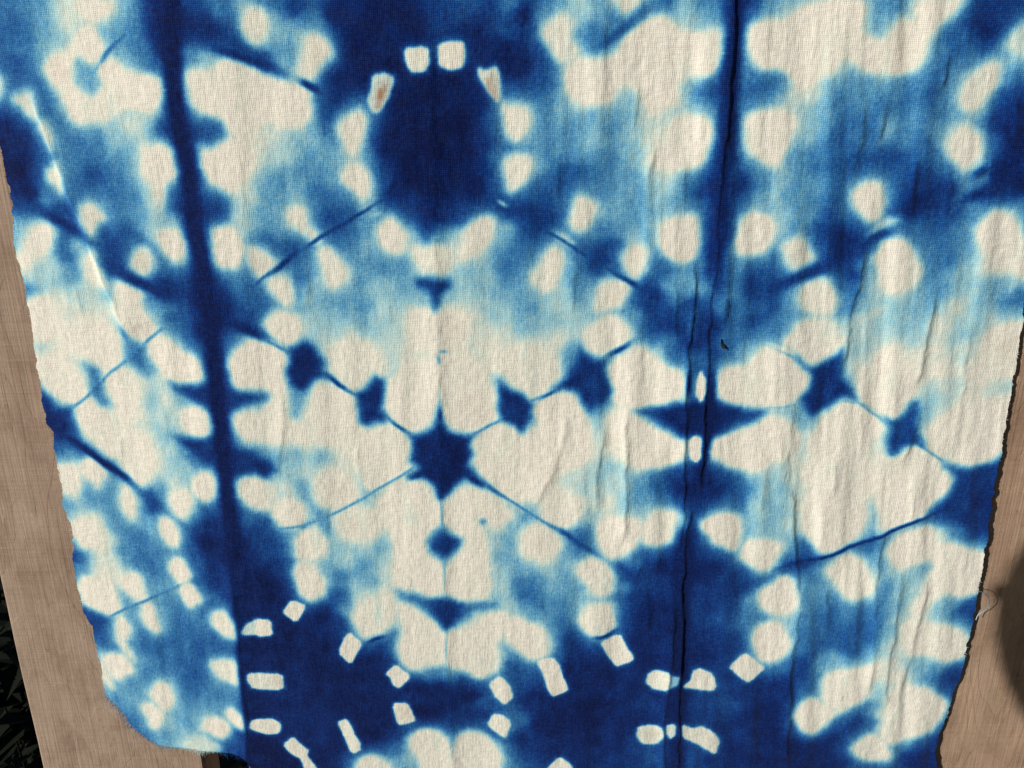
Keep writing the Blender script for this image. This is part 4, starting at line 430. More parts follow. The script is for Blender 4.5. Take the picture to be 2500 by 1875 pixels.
-135.1 53.7 .85;-134.1 49 .90;-133.1 44.2 .92;-152.1 52.4 .90;-145.1 49.7 .90;-127.3 43.5 .92;-118.7 40.8 .90;-121.1 38.7 .95;-85.7 -183.4 .35;-86.8 -157.2 .12;-57.6 -182.5 .12;-112 -139 .12
-87.1 -134.5 .15;-98.5 -103.9 .20;-68.5 -117.7 .22;-19.8 -161.8 .15;47.8 -148 .30;58.6 -159.9 .12;-5.2 -161.8 .05
"""
CREASES = """
0.85|7|0.9|104.8 82 106 55.7 105.3 37.4 105.5 23.4 106.4 10.6 104.2 -8.4 104.2 -26.5 105.4 -54.5 104.6 -74.6 105.1 -108.2 105.9 -130 105.8 -152.6 106.4 -175.8 106 -191
0.85|7|0.9|102.1 -191 101.8 -200.7 100.8 -225.6 101.1 -256.5 103.6 -277.8 104.1 -299.7 102.9 -314.3 104.5 -339.6 106.3 -382.6 107.7 -412.8
0.8|4|0.9|97.4 -257.5 96.9 -278.9 97.3 -299.7 96.3 -322.3 95.2 -345.5 97.9 -382.6 99.6 -412.8
0.8|4|0.9|95.1 -54.5 94.9 -74.6 94.4 -103.9 94.9 -130 95.7 -157.2 98.5 -200.7 97.5 -229.7
0.9|9|3.5|-38.3 71.7 -39.7 13.5 -40.3 -41.9 -40.1 -82.9 -39.6 -130.1 -40.4 -191.1 -40.5 -210.7 -40.4 -251.3 -40.2 -294.2 -39.1 -339.6 -37.7 -382.6 -37.4 -418.1
0.7|4|1.2|210.7 47.6 209.4 35.3 208.1 27.6 206.3 22.7
0.6|4|1.3|172.1 24.8 171.6 12 171 -1.1 170.9 -15.2
0.6|4|1.3|182.7 26.9 181.9 14.2 181.6 -0.3
0.8|4|1.2|200.9 -1.1 201.9 -15.2 203.2 -35.7
0.6|3|1.0|241.9 -7 236.6 -11.4 229.9 -17.4
0.5|4|1.5|220.2 -15.2 222.9 -26.5
0.7|4|1.3|248 24.8 246.5 13.4 250.6 -4
1.0|6|1.6|180.2 -46.6 181.3 -66.5 178.6 -82.9 178.2 -105.6 179.1 -119.5
1.0|7|2.0|221 -70.6 221.6 -87 219.4 -103.9 221 -130
0.7|6|2.2|243.8 -82.9 244.2 -103.9 246.3 -130 247.4 -166.4
0.8|6|2.0|224.2 -134.5 223.8 -148 220.6 -160.9 218.5 -175.8
0.6|5|1.8|153.5 -130 154.8 -166.4 158.4 -200.7
0.5|5|1.8|181 -161.8 183.4 -195
0.6|6|2.0|227.3 -171.1 229.3 -200.7 228.7 -214.6
0.9|5|1.6|158.1 -181.4 162.2 -215.5 168.2 -240.9 172.5 -272.4 170.8 -299.7 173.2 -339.6 175.8 -382.6
0.9|6|1.6|215.1 -206.6 213.8 -235.7 218 -272.4 219.9 -299.7 221 -328
0.8|6|1.8|229.2 -235.7 230.1 -272.4 230.2 -305.3 233.2 -339.6
0.5|4|1.4|186.1 -246 190.7 -288.7
0.6|4|1.4|246.4 -240.9 245.4 -263.9 242.8 -288.7 240.2 -328
0.8|5|1.3|62.2 -134.5 63.2 -166.4 66 -200.7 63 -224.7
0.7|5|1.5|51.1 -143.5 50 -161.8 47.6 -180.6 48 -204.7
0.6|5|1.5|32 -54.5 31.9 -70.6 31.1 -88.7
0.6|6|2.0|29.7 -139 28.5 -161.8 20.1 -180.6 11.5 -199.8
0.6|4|1.4|84.4 -62.5 86.7 -87 87 -103.9
0.5|4|1.4|111.9 -74.6 111.6 -91.2
0.4|4|1.4|142.4 -171.1 142.1 -204.7
0.6|5|1.6|73.2 6.2 68.7 -9.9 68.3 -30.3
0.5|5|1.8|62.1 31.8 60.3 21.3 59.6 3.3
0.5|4|1.4|86.1 -4 87.3 -34.2
0.5|5|1.6|23.1 -4 21.9 -26.5
0.6|4|1.3|85.9 -223.5 84.6 -240.9
0.5|4|1.3|81.9 -259.7 81.3 -283.2
0.5|4|1.3|75.1 -232.7 74 -247.1
0.4|4|1.5|117 -225.6 119.5 -246
0.5|5|1.8|-107.6 -62.5 -108.7 -87
0.6|5|1.6|-125.2 -125.6 -126.8 -152.6 -132.3 -166.5 -133.2 -185.4
0.5|5|1.8|-83.3 -85.4 -83.1 -95.4
0.4|4|1.5|-65.6 -74.6 -65.7 -93.7
0.5|5|1.6|-87.6 -157.2 -85.8 -185.3
0.4|5|1.6|-38 6.9 -37 -11.4
0.4|4|1.4|-60.4 -15.2 -62.4 -23.5
0.3|4|1.4|-13.7 -0.3 -16.3 -18.9
0.5|5|1.8|-245.7 -62.1 -248.3 -80.5
0.6|5|1.8|-233.3 -70.2 -232.2 -88.6
0.5|5|1.6|-192.6 -135.6 -195.6 -163.2
0.4|5|1.6|-220.8 -154.8 -224.7 -173.8
0.4|5|1.6|-232.5 -105.8 -232 -123.4
0.7|5|1.2|-166.3 -231 -166.4 -257.9 -166.8 -283.6 -168.8 -317 -168.6 -334.2 -168.7 -354.1 -170.8 -388.1
0.5|3|1.2|-155.3 -230.7 -161.6 -256.7
0.5|4|1.4|-113.5 -277.8 -117 -299.8
0.3|5|2|-197.5 41.2 -186.7 50.7
0.45|2|1.0|-264.1 -150 -257.9 -156.3 -247.7 -161.5 -239.6 -168.7 -233.1 -174.2 -224.8 -180.5 -216.6 -187.9 -210 -193.4
0.3|2|1.0|-245.7 -140.1 -236.4 -133.4 -223.4 -120.5 -211.5 -113.1 -200.3 -103.2 -190.5 -95.3
0.3|2|1.0|-140.5 -93.8 -132 -98.8 -122.6 -104.8 -102.7 -116.9 -94.1 -124.8 -86 -130.1 -69.7 -142.6 -62.3 -148.9 -54.8 -154.4
0.3|2|1.0|-79 -188.2 -61.8 -177.7 -22.2 -153.5 -13.6 -148.9 -4.2 -143.5 21.2 -129.2 48.2 -107.4 65.3 -98.8
0.3|1.2|2|154.5 -109.1 191.3 -135.4 206.4 -146.2 229.2 -160.9 244.7 -171.1
0.35|2|1.2|149.1 -240.9 163.7 -233.7 175.3 -231.6 185.8 -229.1 198.5 -222.5 216.3 -215 227.8 -208.6 241.1 -202.7 252.5 -196.8
0.4|2|1.0|-239 -271 -226.2 -264.8 -214.6 -258.7 -199 -250.9 -189.7 -245.6
0.3|2|1.0|-208.5 32.2 -201.3 37.7 -193.7 45.3 -187.5 50
2.2|1.3|16|-238.2 28.1 -236.2 13.7 -232 -1.1 -229.3 -15.4 -227.9 -26.2 -222.7 -37 -219.7 -51.3 -217.8 -60.2 -215.2 -70.8 -211.6 -80.7 -209.2 -92.4 -204.9 -104.3
"""
LEFT_EDGE = [(-261.4, 106.7), (-264.1, 67.4), (-263.5, 32.6), (-262.0, 1.2), (-261.0, -2.2), (-261.0, -10.2), (-260.4, -19.4), (-260.7, -31.1), (-262.8, -45.4), (-263.7, -55.9), (-263.4, -56.7), (-261.6, -67.3), (-262.0, -78.2), (-262.4, -89.2), (-262.9, -103.1), (-263.9, -117.2), (-264.1, -128.0), (-264.4, -138.9), (-264.3, -150.9), (-261.4, -155.5), (-262.3, -164.9), (-262.9, -178.3), (-262.6, -190.0), (-263.7, -203.9), (-262.3, -206.7), (-261.3, -214.7), (-261.2, -223.9), (-264.3, -242.7), (-264.1, -255.4), (-263.6, -269.4), (-262.0, -278.0), (-258.5, -283.8), (-259.3, -297.7), (-258.6, -308.9), (-258.5, -323.8), (-259.2, -334.4), (-255.6, -338.2), (-247.8, -347.6), (-246.6, -353.4), (-242.2, -359.0), (-234.9, -365.6), (-228.2, -369.9), (-215.9, -371.2), (-202.4, -371.0), (-195.2, -371.0), (-189.0, -371.1), (-181.9, -372.1), (-176.0, -373.8), (-170.3, -377.0), (-167.3, -388.0), (-167.8, -413.1)]
RIGHT_EDGE = [(250.8, 104.1), (252.4, 65.7), (261.4, -4.0), (272.0, -89.5), (273.1, -107.4), (273.0, -126.5), (273.7, -139.0), (274.2, -157.2), (274.2, -175.8), (274.0, -191.1), (274.5, -199.8), (274.3, -201.7), (275.7, -212.5), (276.3, -230.6), (276.8, -246.0), (277.3, -263.9), (277.6, -278.9), (277.0, -294.2), (277.1, -310.9), (274.8, -328.0), (273.9, -345.5), (270.9, -357.3), (271.1, -370.5), (274.1, -382.6), (279.0, -412.8)]
STAINS = [(-63.7, 24.8, 2.5, 4.6, -0.45, 0.8), (-65.2, 19.1, 1.8, 3.4, -0.3, 0.4), (-10.8, 29.0, 2.4, 4.6, 0.3, 0.5), (-9.0, 23.4, 2.1, 3.4, 0.3, 0.25), (-221.6, 35.1, 5.0, 5.0, 0, 0.12), (-242.1, 21.0, 3.8, 5.0, 0.4, 0.18), (-235.3, 5.6, 2.1, 5.0, 0.4, 0.15), (187.2, 44.2, 2.5, 9.2, 0.0, 0.2), (-144.0, -316.6, 5.0, 3.8, 0, 0.2), (-66.7, -339.6, 3.8, 5.0, 0.3, 0.2), (88.0, -356.1, 6.7, 3.8, 0, 0.2), (-192.7, -58.1, 5.0, 5.0, 0, 0.18), (-131.4, -59.3, 5.0, 5.0, 0, 0.16), (-33.6, -93.7, 7.6, 7.6, 0, 0.1), (-22.0, -139.0, 7.6, 7.6, 0, 0.1), (16.2, -221.5, 7.6, 6.7, 0, 0.1), (51.9, -75.5, 5.0, 5.9, 0, 0.1), (266.4, -103.1, 5.9, 5.9, 0, 0.15), (63.8, -52.9, 3.8, 3.8, 0, 0.18), (148.3, -52.9, 5.0, 5.0, 0, 0.15), (-95.0, 40.1, 4.2, 6.7, 0, 0.12), (-90.8, -210.6, 6.7, 5.9, 0, 0.1), (-100.0, -188.2, 7.6, 5.9, 0, 0.08)]
LOOSE_THREAD = [(278.2, -271.4, 0), (278.6, -267.6, 0.1), (281.1, -264.4, 0.3), (282.9, -260.7, 0.45), (282.8, -257.0, 0.6), (280.5, -253.5, 0.75), (277.9, -252.1, 0.9), (275.8, -251.8, 1)]
LEAF_AT = (112.6, -101.5)


# ------------------------------------------------------------------ small helpers
rng = np.random.default_rng(7)
random.seed(7)


def tag(o, label=None, cat=None, group=None, kind=None):
    if label: o['label'] = label
    if cat: o['category'] = cat
    if group: o['group'] = group
    if kind: o['kind'] = kind
    return o


def link(name, me, mat=None, parent=None):
    o = bpy.data.objects.new(name, me)
    col.objects.link(o)
    if mat is not None and me is not None:
        me.materials.append(mat)
    if parent is not None:
        o.parent = parent
    return o


def mesh_from(name, verts, faces, smooth=False):
    me = bpy.data.meshes.new(name)
    me.from_pydata(verts, [], faces)
    me.update()
    if smooth:
        me.polygons.foreach_set('use_smooth', [True] * len(me.polygons))
    return me


class N:
    """tiny node-tree helper"""
    def __init__(self, name):
        self.mat = bpy.data.materials.new(name)
        self.mat.use_nodes = True
        self.t = self.mat.node_tree
        self.t.nodes.clear()
        self.out = self.t.nodes.new('ShaderNodeOutputMaterial')
        self.p = self.t.nodes.new('ShaderNodeBsdfPrincipled')
        self.t.links.new(self.p.outputs[0], self.out.inputs['Surface'])

    def new(self, kind, **kw):
        n = self.t.nodes.new(kind)
        for k, v in kw.items():
            setattr(n, k, v)
        return n

    def put(self, sock, v):
        if isinstance(v, bpy.types.NodeSocket):
            self.t.links.new(v, sock)
        else:
            sock.default_value = v

    def math(self, op, a, b=0.0, c=0.0):
        n = self.new('ShaderNodeMath', operation=op)
        for i, v in enumerate((a, b, c)):
            self.put(n.inputs[i], v)
        return n.outputs[0]

    def mix(self, fac, a, b, mode='MIX'):
        n = self.new('ShaderNodeMix', data_type='RGBA', blend_type=mode)
        self.put(n.inputs[0], fac)
        self.put(n.inputs[6], a)
        self.put(n.inputs[7], b)
        return n.outputs[2]

    def noise(self, vec, scale, detail=2.0, rough=0.5, dist=0.0):
        n = self.new('ShaderNodeTexNoise')
        self.put(n.inputs['Vector'], vec)
        n.inputs['Scale'].default_value = scale
        n.inputs['Detail'].default_value = detail
        n.inputs['Roughness'].default_value = rough
        n.inputs['Distortion'].default_value = dist
        return n.outputs['Fac']

    def mapping(self, vec, scale=(1, 1, 1), loc=(0, 0, 0), rot=(0, 0, 0)):
        n = self.new('ShaderNodeMapping')
        self.put(n.inputs['Vector'], vec)
        n.inputs['Scale'].default_value = scale
        n.inputs['Location'].default_value = loc
        n.inputs['Rotation'].default_value = rot
        return n.outputs[0]

    def ramp(self, fac, stops):
        n = self.new('ShaderNodeValToRGB')
        cr = n.color_ramp
        while len(cr.elements) < len(stops):
            cr.elements.new(0.5)
        for e, (p, c) in zip(cr.elements, stops):
            e.position = p
            e.color = (c[0], c[1], c[2], 1.0)
        self.put(n.inputs[0], fac)
        return n.outputs[0]

    def rng(self, v, a, b, c, d):
        n = self.new('ShaderNodeMapRange')
        self.put(n.inputs[0], v)
        for i, q in enumerate((a, b, c, d)):
            n.inputs[i + 1].default_value = q
        return n.outputs[0]

    def bump(self, h, strength, dist, normal=None):
        n = self.new('ShaderNodeBump')
        n.inputs['Strength'].default_value = strength
        n.inputs['Distance'].default_value = dist
        self.put(n.inputs['Height'], h)
        if normal is not None:
            self.put(n.inputs['Normal'], normal)
        return n.outputs[0]


def s2l(c):
    return tuple((v / 255 / 12.92) if v / 255 <= 0.04045 else ((v / 255 + 0.055) / 1.055) ** 2.4 for v in c)


# ------------------------------------------------------------------ materials
def cloth_material():
    m = N('indigo_dyed_gauze')
    tc = m.new('ShaderNodeTexCoord').outputs['Object']
    dye = m.new('ShaderNodeAttribute', attribute_name='dye').outputs['Fac']
    stain = m.new('ShaderNodeAttribute', attribute_name='stain').outputs['Fac']
    # slightly wandering threads
    wob = m.new('ShaderNodeTexNoise')
    m.put(wob.inputs['Vector'], tc)
    wob.inputs['Scale'].default_value = 260.0
    wob.inputs['Detail'].default_value = 2.0
    sub = m.new('ShaderNodeVectorMath', operation='SUBTRACT')
    m.put(sub.inputs[0], wob.outputs['Color'])
    sub.inputs[1].default_value = (0.5, 0.5, 0.5)
    scl = m.new('ShaderNodeVectorMath', operation='SCALE')
    m.put(scl.inputs[0], sub.outputs[0])
    scl.inputs['Scale'].default_value = 0.0016
    add = m.new('ShaderNodeVectorMath', operation='ADD')
    m.put(add.inputs[0], tc)
    m.put(add.inputs[1], scl.outputs[0])
    sep = m.new('ShaderNodeSeparateXYZ')
    m.put(sep.inputs[0], add.outputs[0])
    per = 0.00092
    wx = m.math('SINE', m.math('MULTIPLY', sep.outputs['X'], 2 * math.pi / per))
    wz = m.math('SINE', m.math('MULTIPLY', sep.outputs['Z'], 2 * math.pi / per))
    weave = m.math('ADD', m.math('MULTIPLY', wx, 0.25), m.math('ADD', m.math('MULTIPLY', wz, 0.25), 0.5))
    # slubs: threads of uneven thickness, across and along
    slub_h = m.noise(m.mapping(tc, (210, 210, 900)), 1.0, 1.0, 0.6)
    slub_v = m.noise(m.mapping(tc, (900, 900, 190)), 1.0, 1.0, 0.6)
    slub = m.math('ADD', m.math('MULTIPLY', slub_h, 0.55), m.math('MULTIPLY', slub_v, 0.45))
    fine = m.noise(tc, 650.0, 2.0, 0.7)
    # threads take the dye unevenly
    amp = m.rng(dye, 0.0, 0.35, 0.02, 1.0)
    d1 = m.math('ADD', m.math('MULTIPLY', m.math('SUBTRACT', slub, 0.5), 0.26),
                m.math('ADD', m.math('MULTIPLY', m.math('SUBTRACT', fine, 0.5), 0.26),
                       m.math('MULTIPLY', m.math('SUBTRACT', weave, 0.5), -0.12)))
    d = m.math('ADD', dye, m.math('MULTIPLY', d1, amp))
    colr = m.ramp(d, [(0.0, CL(218, 213, 201)), (0.05, CL(212, 212, 198)), (0.11, CL(190, 207, 199)), (0.23, CL(143, 189, 200)),
                      (0.38, CL(89, 152, 187)), (0.54, CL(46, 108, 161)), (0.70, CL(18, 68, 133)), (0.84, CL(7, 39, 101)),
                      (1.0, CL(1, 13, 58))])
    colr = m.mix(stain, colr, CL(150, 92, 40) + (1.0,))
    # open gaps of the gauze read darker, thread tops lighter
    gap = m.rng(m.math('ADD', m.math('MULTIPLY', weave, 0.34), m.math('MULTIPLY', slub, 0.78)), 0.2, 0.95, 0.72, 1.22)
    cmb = m.new('ShaderNodeCombineColor')
    for i in range(3):
        m.put(cmb.inputs[i], gap)
    colr = m.mix(1.0, colr, cmb.outputs[0], 'MULTIPLY')
    m.put(m.p.inputs['Base Color'], colr)
    m.p.inputs['Roughness'].default_value = 0.85
    m.p.inputs['Specular IOR Level'].default_value = 0.10
    m.p.inputs['Sheen Weight'].default_value = 0.05
    m.p.inputs['Sheen Roughness'].default_value = 0.5
    hgt = m.math('ADD', m.math('MULTIPLY', weave, 0.35), m.math('MULTIPLY', slub, 1.0))
    b1 = m.bump(hgt, 0.75, 0.0004)
    b2 = m.bump(m.noise(m.mapping(tc, (420, 420, 120)), 1.0, 3.0, 0.6), 0.30, 0.0009, b1)
    m.put(m.p.inputs['Normal'], b2)
    return m.mat


EXPO = 0.85      # light reaching the cloth: photographed value / this = base colour


def CL(r, g, b):
    c = s2l((r, g, b))
    return tuple(min(0.86, v / EXPO) for v in c)


def wood_material(name, tone, seed):
    m = N(name)
    tc = m.new('ShaderNodeTexCoord').outputs['Object']
    off = m.mapping(tc, (1, 1, 1), (seed * 0.37, seed * 0.11, seed * 0.73))
    t = tone

    def k(a, b=None, c=None):
        return (t[0] * a, t[1] * (b or a), t[2] * (c or b or a), 1)
    # growth rings cut lengthwise: long wandering bands with arches
    bend = m.noise(m.mapping(off, (10, 10, 3.0)), 1.0, 3.0, 0.55)
    sx = m.new('ShaderNodeSeparateXYZ')
    m.put(sx.inputs[0], off)
    ring = m.math('ADD', m.math('MULTIPLY', sx.outputs['X'], 70.0), m.math('MULTIPLY', bend, 26.0))
    rings = m.math('FRACT', ring)
    late = m.math('MULTIPLY', m.rng(rings, 0.35, 0.97, 0.0, 1.0), m.rng(rings, 0.97, 1.0, 1.0, 0.0))
    fibre = m.noise(m.mapping(off, (520, 520, 9)), 1.0, 3.0, 0.65)
    broad = m.noise(m.mapping(off, (26, 26, 3.5)), 1.0, 3.0, 0.55)
    dirt = m.noise(m.mapping(off, (46, 46, 30)), 1.0, 5.0, 0.7)
    speck = m.noise(m.mapping(off, (430, 430, 170)), 1.0, 2.0, 0.6)
    saw = m.noise(m.mapping(off, (22, 22, 520), rot=(0, 0.07, 0)), 1.0, 2.0, 0.6)
    base = m.ramp(fibre, [(0.2, k(0.80)[:3]), (0.5, t), (0.85, k(1.15)[:3])])
    base = m.mix(m.math('MULTIPLY', late, m.rng(broad, 0.35, 0.65, 0.10, 0.42)), base, k(0.70, 0.60, 0.52))
    base = m.mix(m.rng(broad, 0.40, 0.70, 0.0, 0.7), base, k(0.78, 0.70, 0.68))
    base = m.mix(m.rng(dirt, 0.48, 0.74, 0.0, 0.85), base, k(0.56, 0.50, 0.46))
    base = m.mix(m.rng(dirt, 0.24, 0.44, 0.6, 0.0), base, k(1.28, 1.26, 1.22))
    base = m.mix(m.rng(saw, 0.60, 0.78, 0.0, 0.28), base, k(1.3, 1.28, 1.25))
    base = m.mix(m.rng(speck, 0.66, 0.74, 0.0, 0.55), base, k(0.45, 0.38, 0.34))
    m.put(m.p.inputs['Base Color'], base)
    m.p.inputs['Roughness'].default_value = 0.82
    m.p.inputs['Specular IOR Level'].default_value = 0.2
    hgt = m.math('ADD', m.math('MULTIPLY', late, 0.12),
                 m.math('ADD', m.math('MULTIPLY', fibre, 0.6), m.math('ADD', m.math('MULTIPLY', saw, 0.4), m.math('MULTIPLY', dirt, 0.5))))
    m.put(m.p.inputs['Normal'], m.bump(hgt, 0.9, 0.0010))
    return m.mat


def plain(name, colr, rough=0.8, var=0.25, scale=60.0, bump=0.0):
    m = N(name)
    tc = m.new('ShaderNodeTexCoord').outputs['Object']
    n = m.noise(tc, scale, 4.0, 0.6)
    c = m.ramp(n, [(0.25, tuple(v * (1 - var) for v in colr)), (0.75, tuple(min(1, v * (1 + var)) for v in colr))])
    m.put(m.p.inputs['Base Color'], c)
    m.p.inputs['Roughness'].default_value = rough
    m.p.inputs['Specular IOR Level'].default_value = 0.2
    if bump:
        m.put(m.p.inputs['Normal'], m.bump(n, 0.6, bump))
    return m.mat


# ------------------------------------------------------------------ ground behind and below the fence
M_soil = plain('shade_toned_soil', (0.018, 0.015, 0.011), 0.95, 0.5, 9.0, 0.02)  # deep shade behind the fence is put into this near-black base colour
g = link('ground', mesh_from('ground', [(-60, -60, 0), (60, -60, 0), (60, 60, 0), (-60, 60, 0)], [(0, 1, 2, 3)]), M_soil)
tag(g, kind='structure')

# ------------------------------------------------------------------ fence of upright planks
fence = bpy.data.objects.new('board_fence', None)
col.objects.link(fence)
fence.location = (0, 0, 0)
tag(fence, 'rough sawn tan wooden fence boards standing behind the dyed cloth', 'fence')
TOP = H + 0.100


def plank_mesh(w, t, z0, z1, seed, groove=None, n=60):
    """upright plank, front face towards -y at y=0, x from 0 to w, arrised edges, slightly wandering outline"""
    r = random.Random(seed)
    a = 0.0022
    prof = [(0.0, t), (0.0, a), (a, 0.0)]
    if groove is not None:
        prof += [(groove - 0.0004, 0.0), (groove, 0.00045), (groove + 0.0003, 0.0001)]
    prof += [(w * 0.62, 0.0), (w - a, 0.0), (w, a), (w, t)]
    k = len(prof)
    V, Fs = [], []
    ph = [r.uniform(0, 6.28) for _ in range(6)]
    for i in range(n + 1):
        f = i / n
        z = z0 + (z1 - z0) * f
        wl_ = 0.0005 * math.sin(9 * z + ph[0]) + 0.0003 * math.sin(47 * z + ph[1])
        wr_ = 0.0005 * math.sin(8 * z + ph[2]) + 0.0003 * math.sin(53 * z + ph[3])
        gw = 0.0010 * math.sin(11 * z + ph[4]) + 0.0004 * math.sin(60 * z + ph[5])
        for j, (x, y) in enumerate(prof):
            dx = wl_ if j < 3 else (wr_ if j >= k - 3 else gw)
            V.append((x + dx, y, z))
    for i in range(n):
        for j in range(k):
            b0, b1 = i * k + j, i * k + (j + 1) % k
            Fs.append((b0, b1, b1 + k, b0 + k))
    Fs.append(tuple(reversed(range(k))))
    Fs.append(tuple(n * k + j for j in range(k)))
    me = mesh_from('plank', V, Fs)
    bm = bmesh.new(); bm.from_mesh(me)
    bmesh.ops.recalc_face_normals(bm, faces=bm.faces)
    bm.to_mesh(me); bm.free()
    return me


TONE = (0.385, 0.280, 0.203)
planks = [(-0.6200, 0.112, 0.012, 3, None), (-0.4780, 0.110, 0.013, 4, None), (-0.3144, 0.1098, 0.014, 5, None),
          (-0.1765, 0.110, 0.014, 6, None), (-0.0385, 0.110, 0.012, 7, None), (0.0995, 0.110, 0.012, 8, None),
          (0.2340, 0.124, 0.0052, 9, None), (0.3860, 0.110, 0.012, 10, None), (0.5240, 0.110, 0.012, 11, None)]
for (x0, w, y0, sd, gr) in planks:
    warm = {5: 0.97, 9: 1.05}.get(sd, 1.0)
    wm = wood_material('sawn_board_%d' % sd, (TONE[0] * warm, TONE[1], TONE[2] * (2 - warm)), sd)
    p = link('plank', plank_mesh(w, 0.020, 0.03, TOP, sd, gr), wm, fence)
    p.location = (x0, y0, 0)
for zz in (0.35, H - 0.62, H + 0.02):
    rv = [(-0.65, 0.0345, zz), (0.66, 0.0345, zz), (0.66, 0.0345, zz + 0.07), (-0.65, 0.0345, zz + 0.07),
          (-0.65, 0.0695, zz), (0.66, 0.0695, zz), (0.66, 0.0695, zz + 0.07), (-0.65, 0.0695, zz + 0.07)]
    rm = mesh_from('rail', rv, [(0, 1, 2, 3), (5, 4, 7, 6), (4, 0, 3, 7), (1, 5, 6, 2), (3, 2, 6, 7), (4, 5, 1, 0)])
    link('rail', rm, wood_material('sawn_rail', TONE, zz * 10), fence)

# ------------------------------------------------------------------ the dyed cloth
def pairs(s):
    a = np.array([float(v) for v in s.split()]).reshape(-1, 2)
    return a


def vnoise(x, z, sx, sz, seed):
    """smooth value noise in -1..1 with cell size sx, sz (mm)"""
    r = np.random.default_rng(seed)
    n = 256
    lat = r.uniform(-1, 1, (n, n))
    fx = x / sx + 1000.3
    fz = z / sz + 1000.7
    ix = np.floor(fx).astype(np.int64)
    iz = np.floor(fz).astype(np.int64)
    tx = fx - ix
    tz = fz - iz
    tx = tx * tx * tx * (tx * (tx * 6 - 15) + 10)
    tz = tz * tz * tz * (tz * (tz * 6 - 15) + 10)
    ix %= n; iz %= n
    jx = (ix + 1) % n; jz = (iz + 1) % n
    return (lat[ix, iz] * (1 - tx) + lat[jx, iz] * tx) * (1 - tz) + (lat[ix, jz] * (1 - tx) + lat[jx, jz] * tx) * tz


def chaikin(p, it=2, closed=True):
    for _ in range(it):
        q = np.roll(p, -1, axis=0) if closed else p[1:]
        a = p if closed else p[:-1]
        n = np.empty((len(a) * 2, 2))
        n[0::2] = a * 0.75 + q * 0.25
        n[1::2] = a * 0.25 + q * 0.75
        if not closed:
            n = np.vstack([p[:1], n, p[-1:]])
        p = n
    return p


def soften(p, f):
    q = np.roll(p, -1, axis=0)
    n = np.empty((len(p) * 2, 2))
    n[0::2] = p * (1 - f) + q * f
    n[1::2] = p * f + q * (1 - f)
    return n


def round_through(p, it=2):
    """closed outline rounded through its own points (4-point subdivision)"""
    for _ in range(it):
        a = np.roll(p, 1, axis=0); q = np.roll(p, -1, axis=0); r = np.roll(p, -2, axis=0)
        n = np.empty((len(p) * 2, 2))
        n[0::2] = p
        n[1::2] = (p + q) * 0.5625 - (a + r) * 0.0625
        p = n
    return p


def seg_dist(X, Z, p, closed):
    """distance to a polyline / polygon; also signed side of the nearest segment, fraction along the line"""
    q = np.roll(p, -1, axis=0) if closed else p[1:]
    a = p if closed else p[:-1]
    best = np.full(X.shape, 1e18)
    side = np.zeros(X.shape)
    along = np.zeros(X.shape)
    inside = np.zeros(X.shape, bool)
    acc = 0.0
    for (ax, az), (bx, bz) in zip(a, q):
        dx, dz = bx - ax, bz - az
        L2 = dx * dx + dz * dz + 1e-12
        t = np.clip(((X - ax) * dx + (Z - az) * dz) / L2, 0, 1)
        ex = X - ax - t * dx
        ez = Z - az - t * dz
        d2 = ex * ex + ez * ez
        m = d2 < best
        best = np.where(m, d2, best)
        if closed:
            c = ((az > Z) != (bz > Z))
            if c.any():
                xi = ax + (Z - az) * dx / (dz if abs(dz) > 1e-9 else 1e-9)
                inside ^= c & (X < xi)
        else:
            L = math.sqrt(L2)
            side = np.where(m, np.sign(-(dx * (Z - az) - dz * (X - ax))), side)   # + on the right going down... sign fixed below
            along = np.where(m, acc + t * L, along)
            acc += L
    d = np.sqrt(best)
    if closed:
        return np.where(inside, -d, d)
    return d, side, along, acc


def smooth01(t):
    t = np.clip(t, 0, 1)
    return t * t * (3 - 2 * t)


RX0, RX1, RZ0, RZ1, RES = -345.0, 345.0, -480.0, 125.0, 0.55
gx = np.arange(RX0, RX1 + RES, RES)
gz = np.arange(RZ0, RZ1 + RES, RES)


def window(p, pad):
    x0, z0 = p.min(axis=0) - pad
    x1, z1 = p.max(axis=0) + pad
    i0 = max(0, int((x0 - RX0) / RES)); i1 = min(len(gx), int((x1 - RX0) / RES) + 2)
    j0 = max(0, int((z0 - RZ0) / RES)); j1 = min(len(gz), int((z1 - RZ0) / RES) + 2)
    return i0, i1, j0, j1


def bleed(A, sg):
    """the dye spreads through the threads"""
    n = int(sg * 3) + 1
    kx = np.exp(-0.5 * (np.arange(-n, n + 1) / sg) ** 2)
    kx /= kx.sum()
    for ax in (0, 1):
        P = np.pad(A, [(n, n) if a == ax else (0, 0) for a in (0, 1)], mode='edge')
        A = sum(kx[i] * (P[i:i + A.shape[0], :] if ax == 0 else P[:, i:i + A.shape[1]]) for i in range(2 * n + 1))
    return A


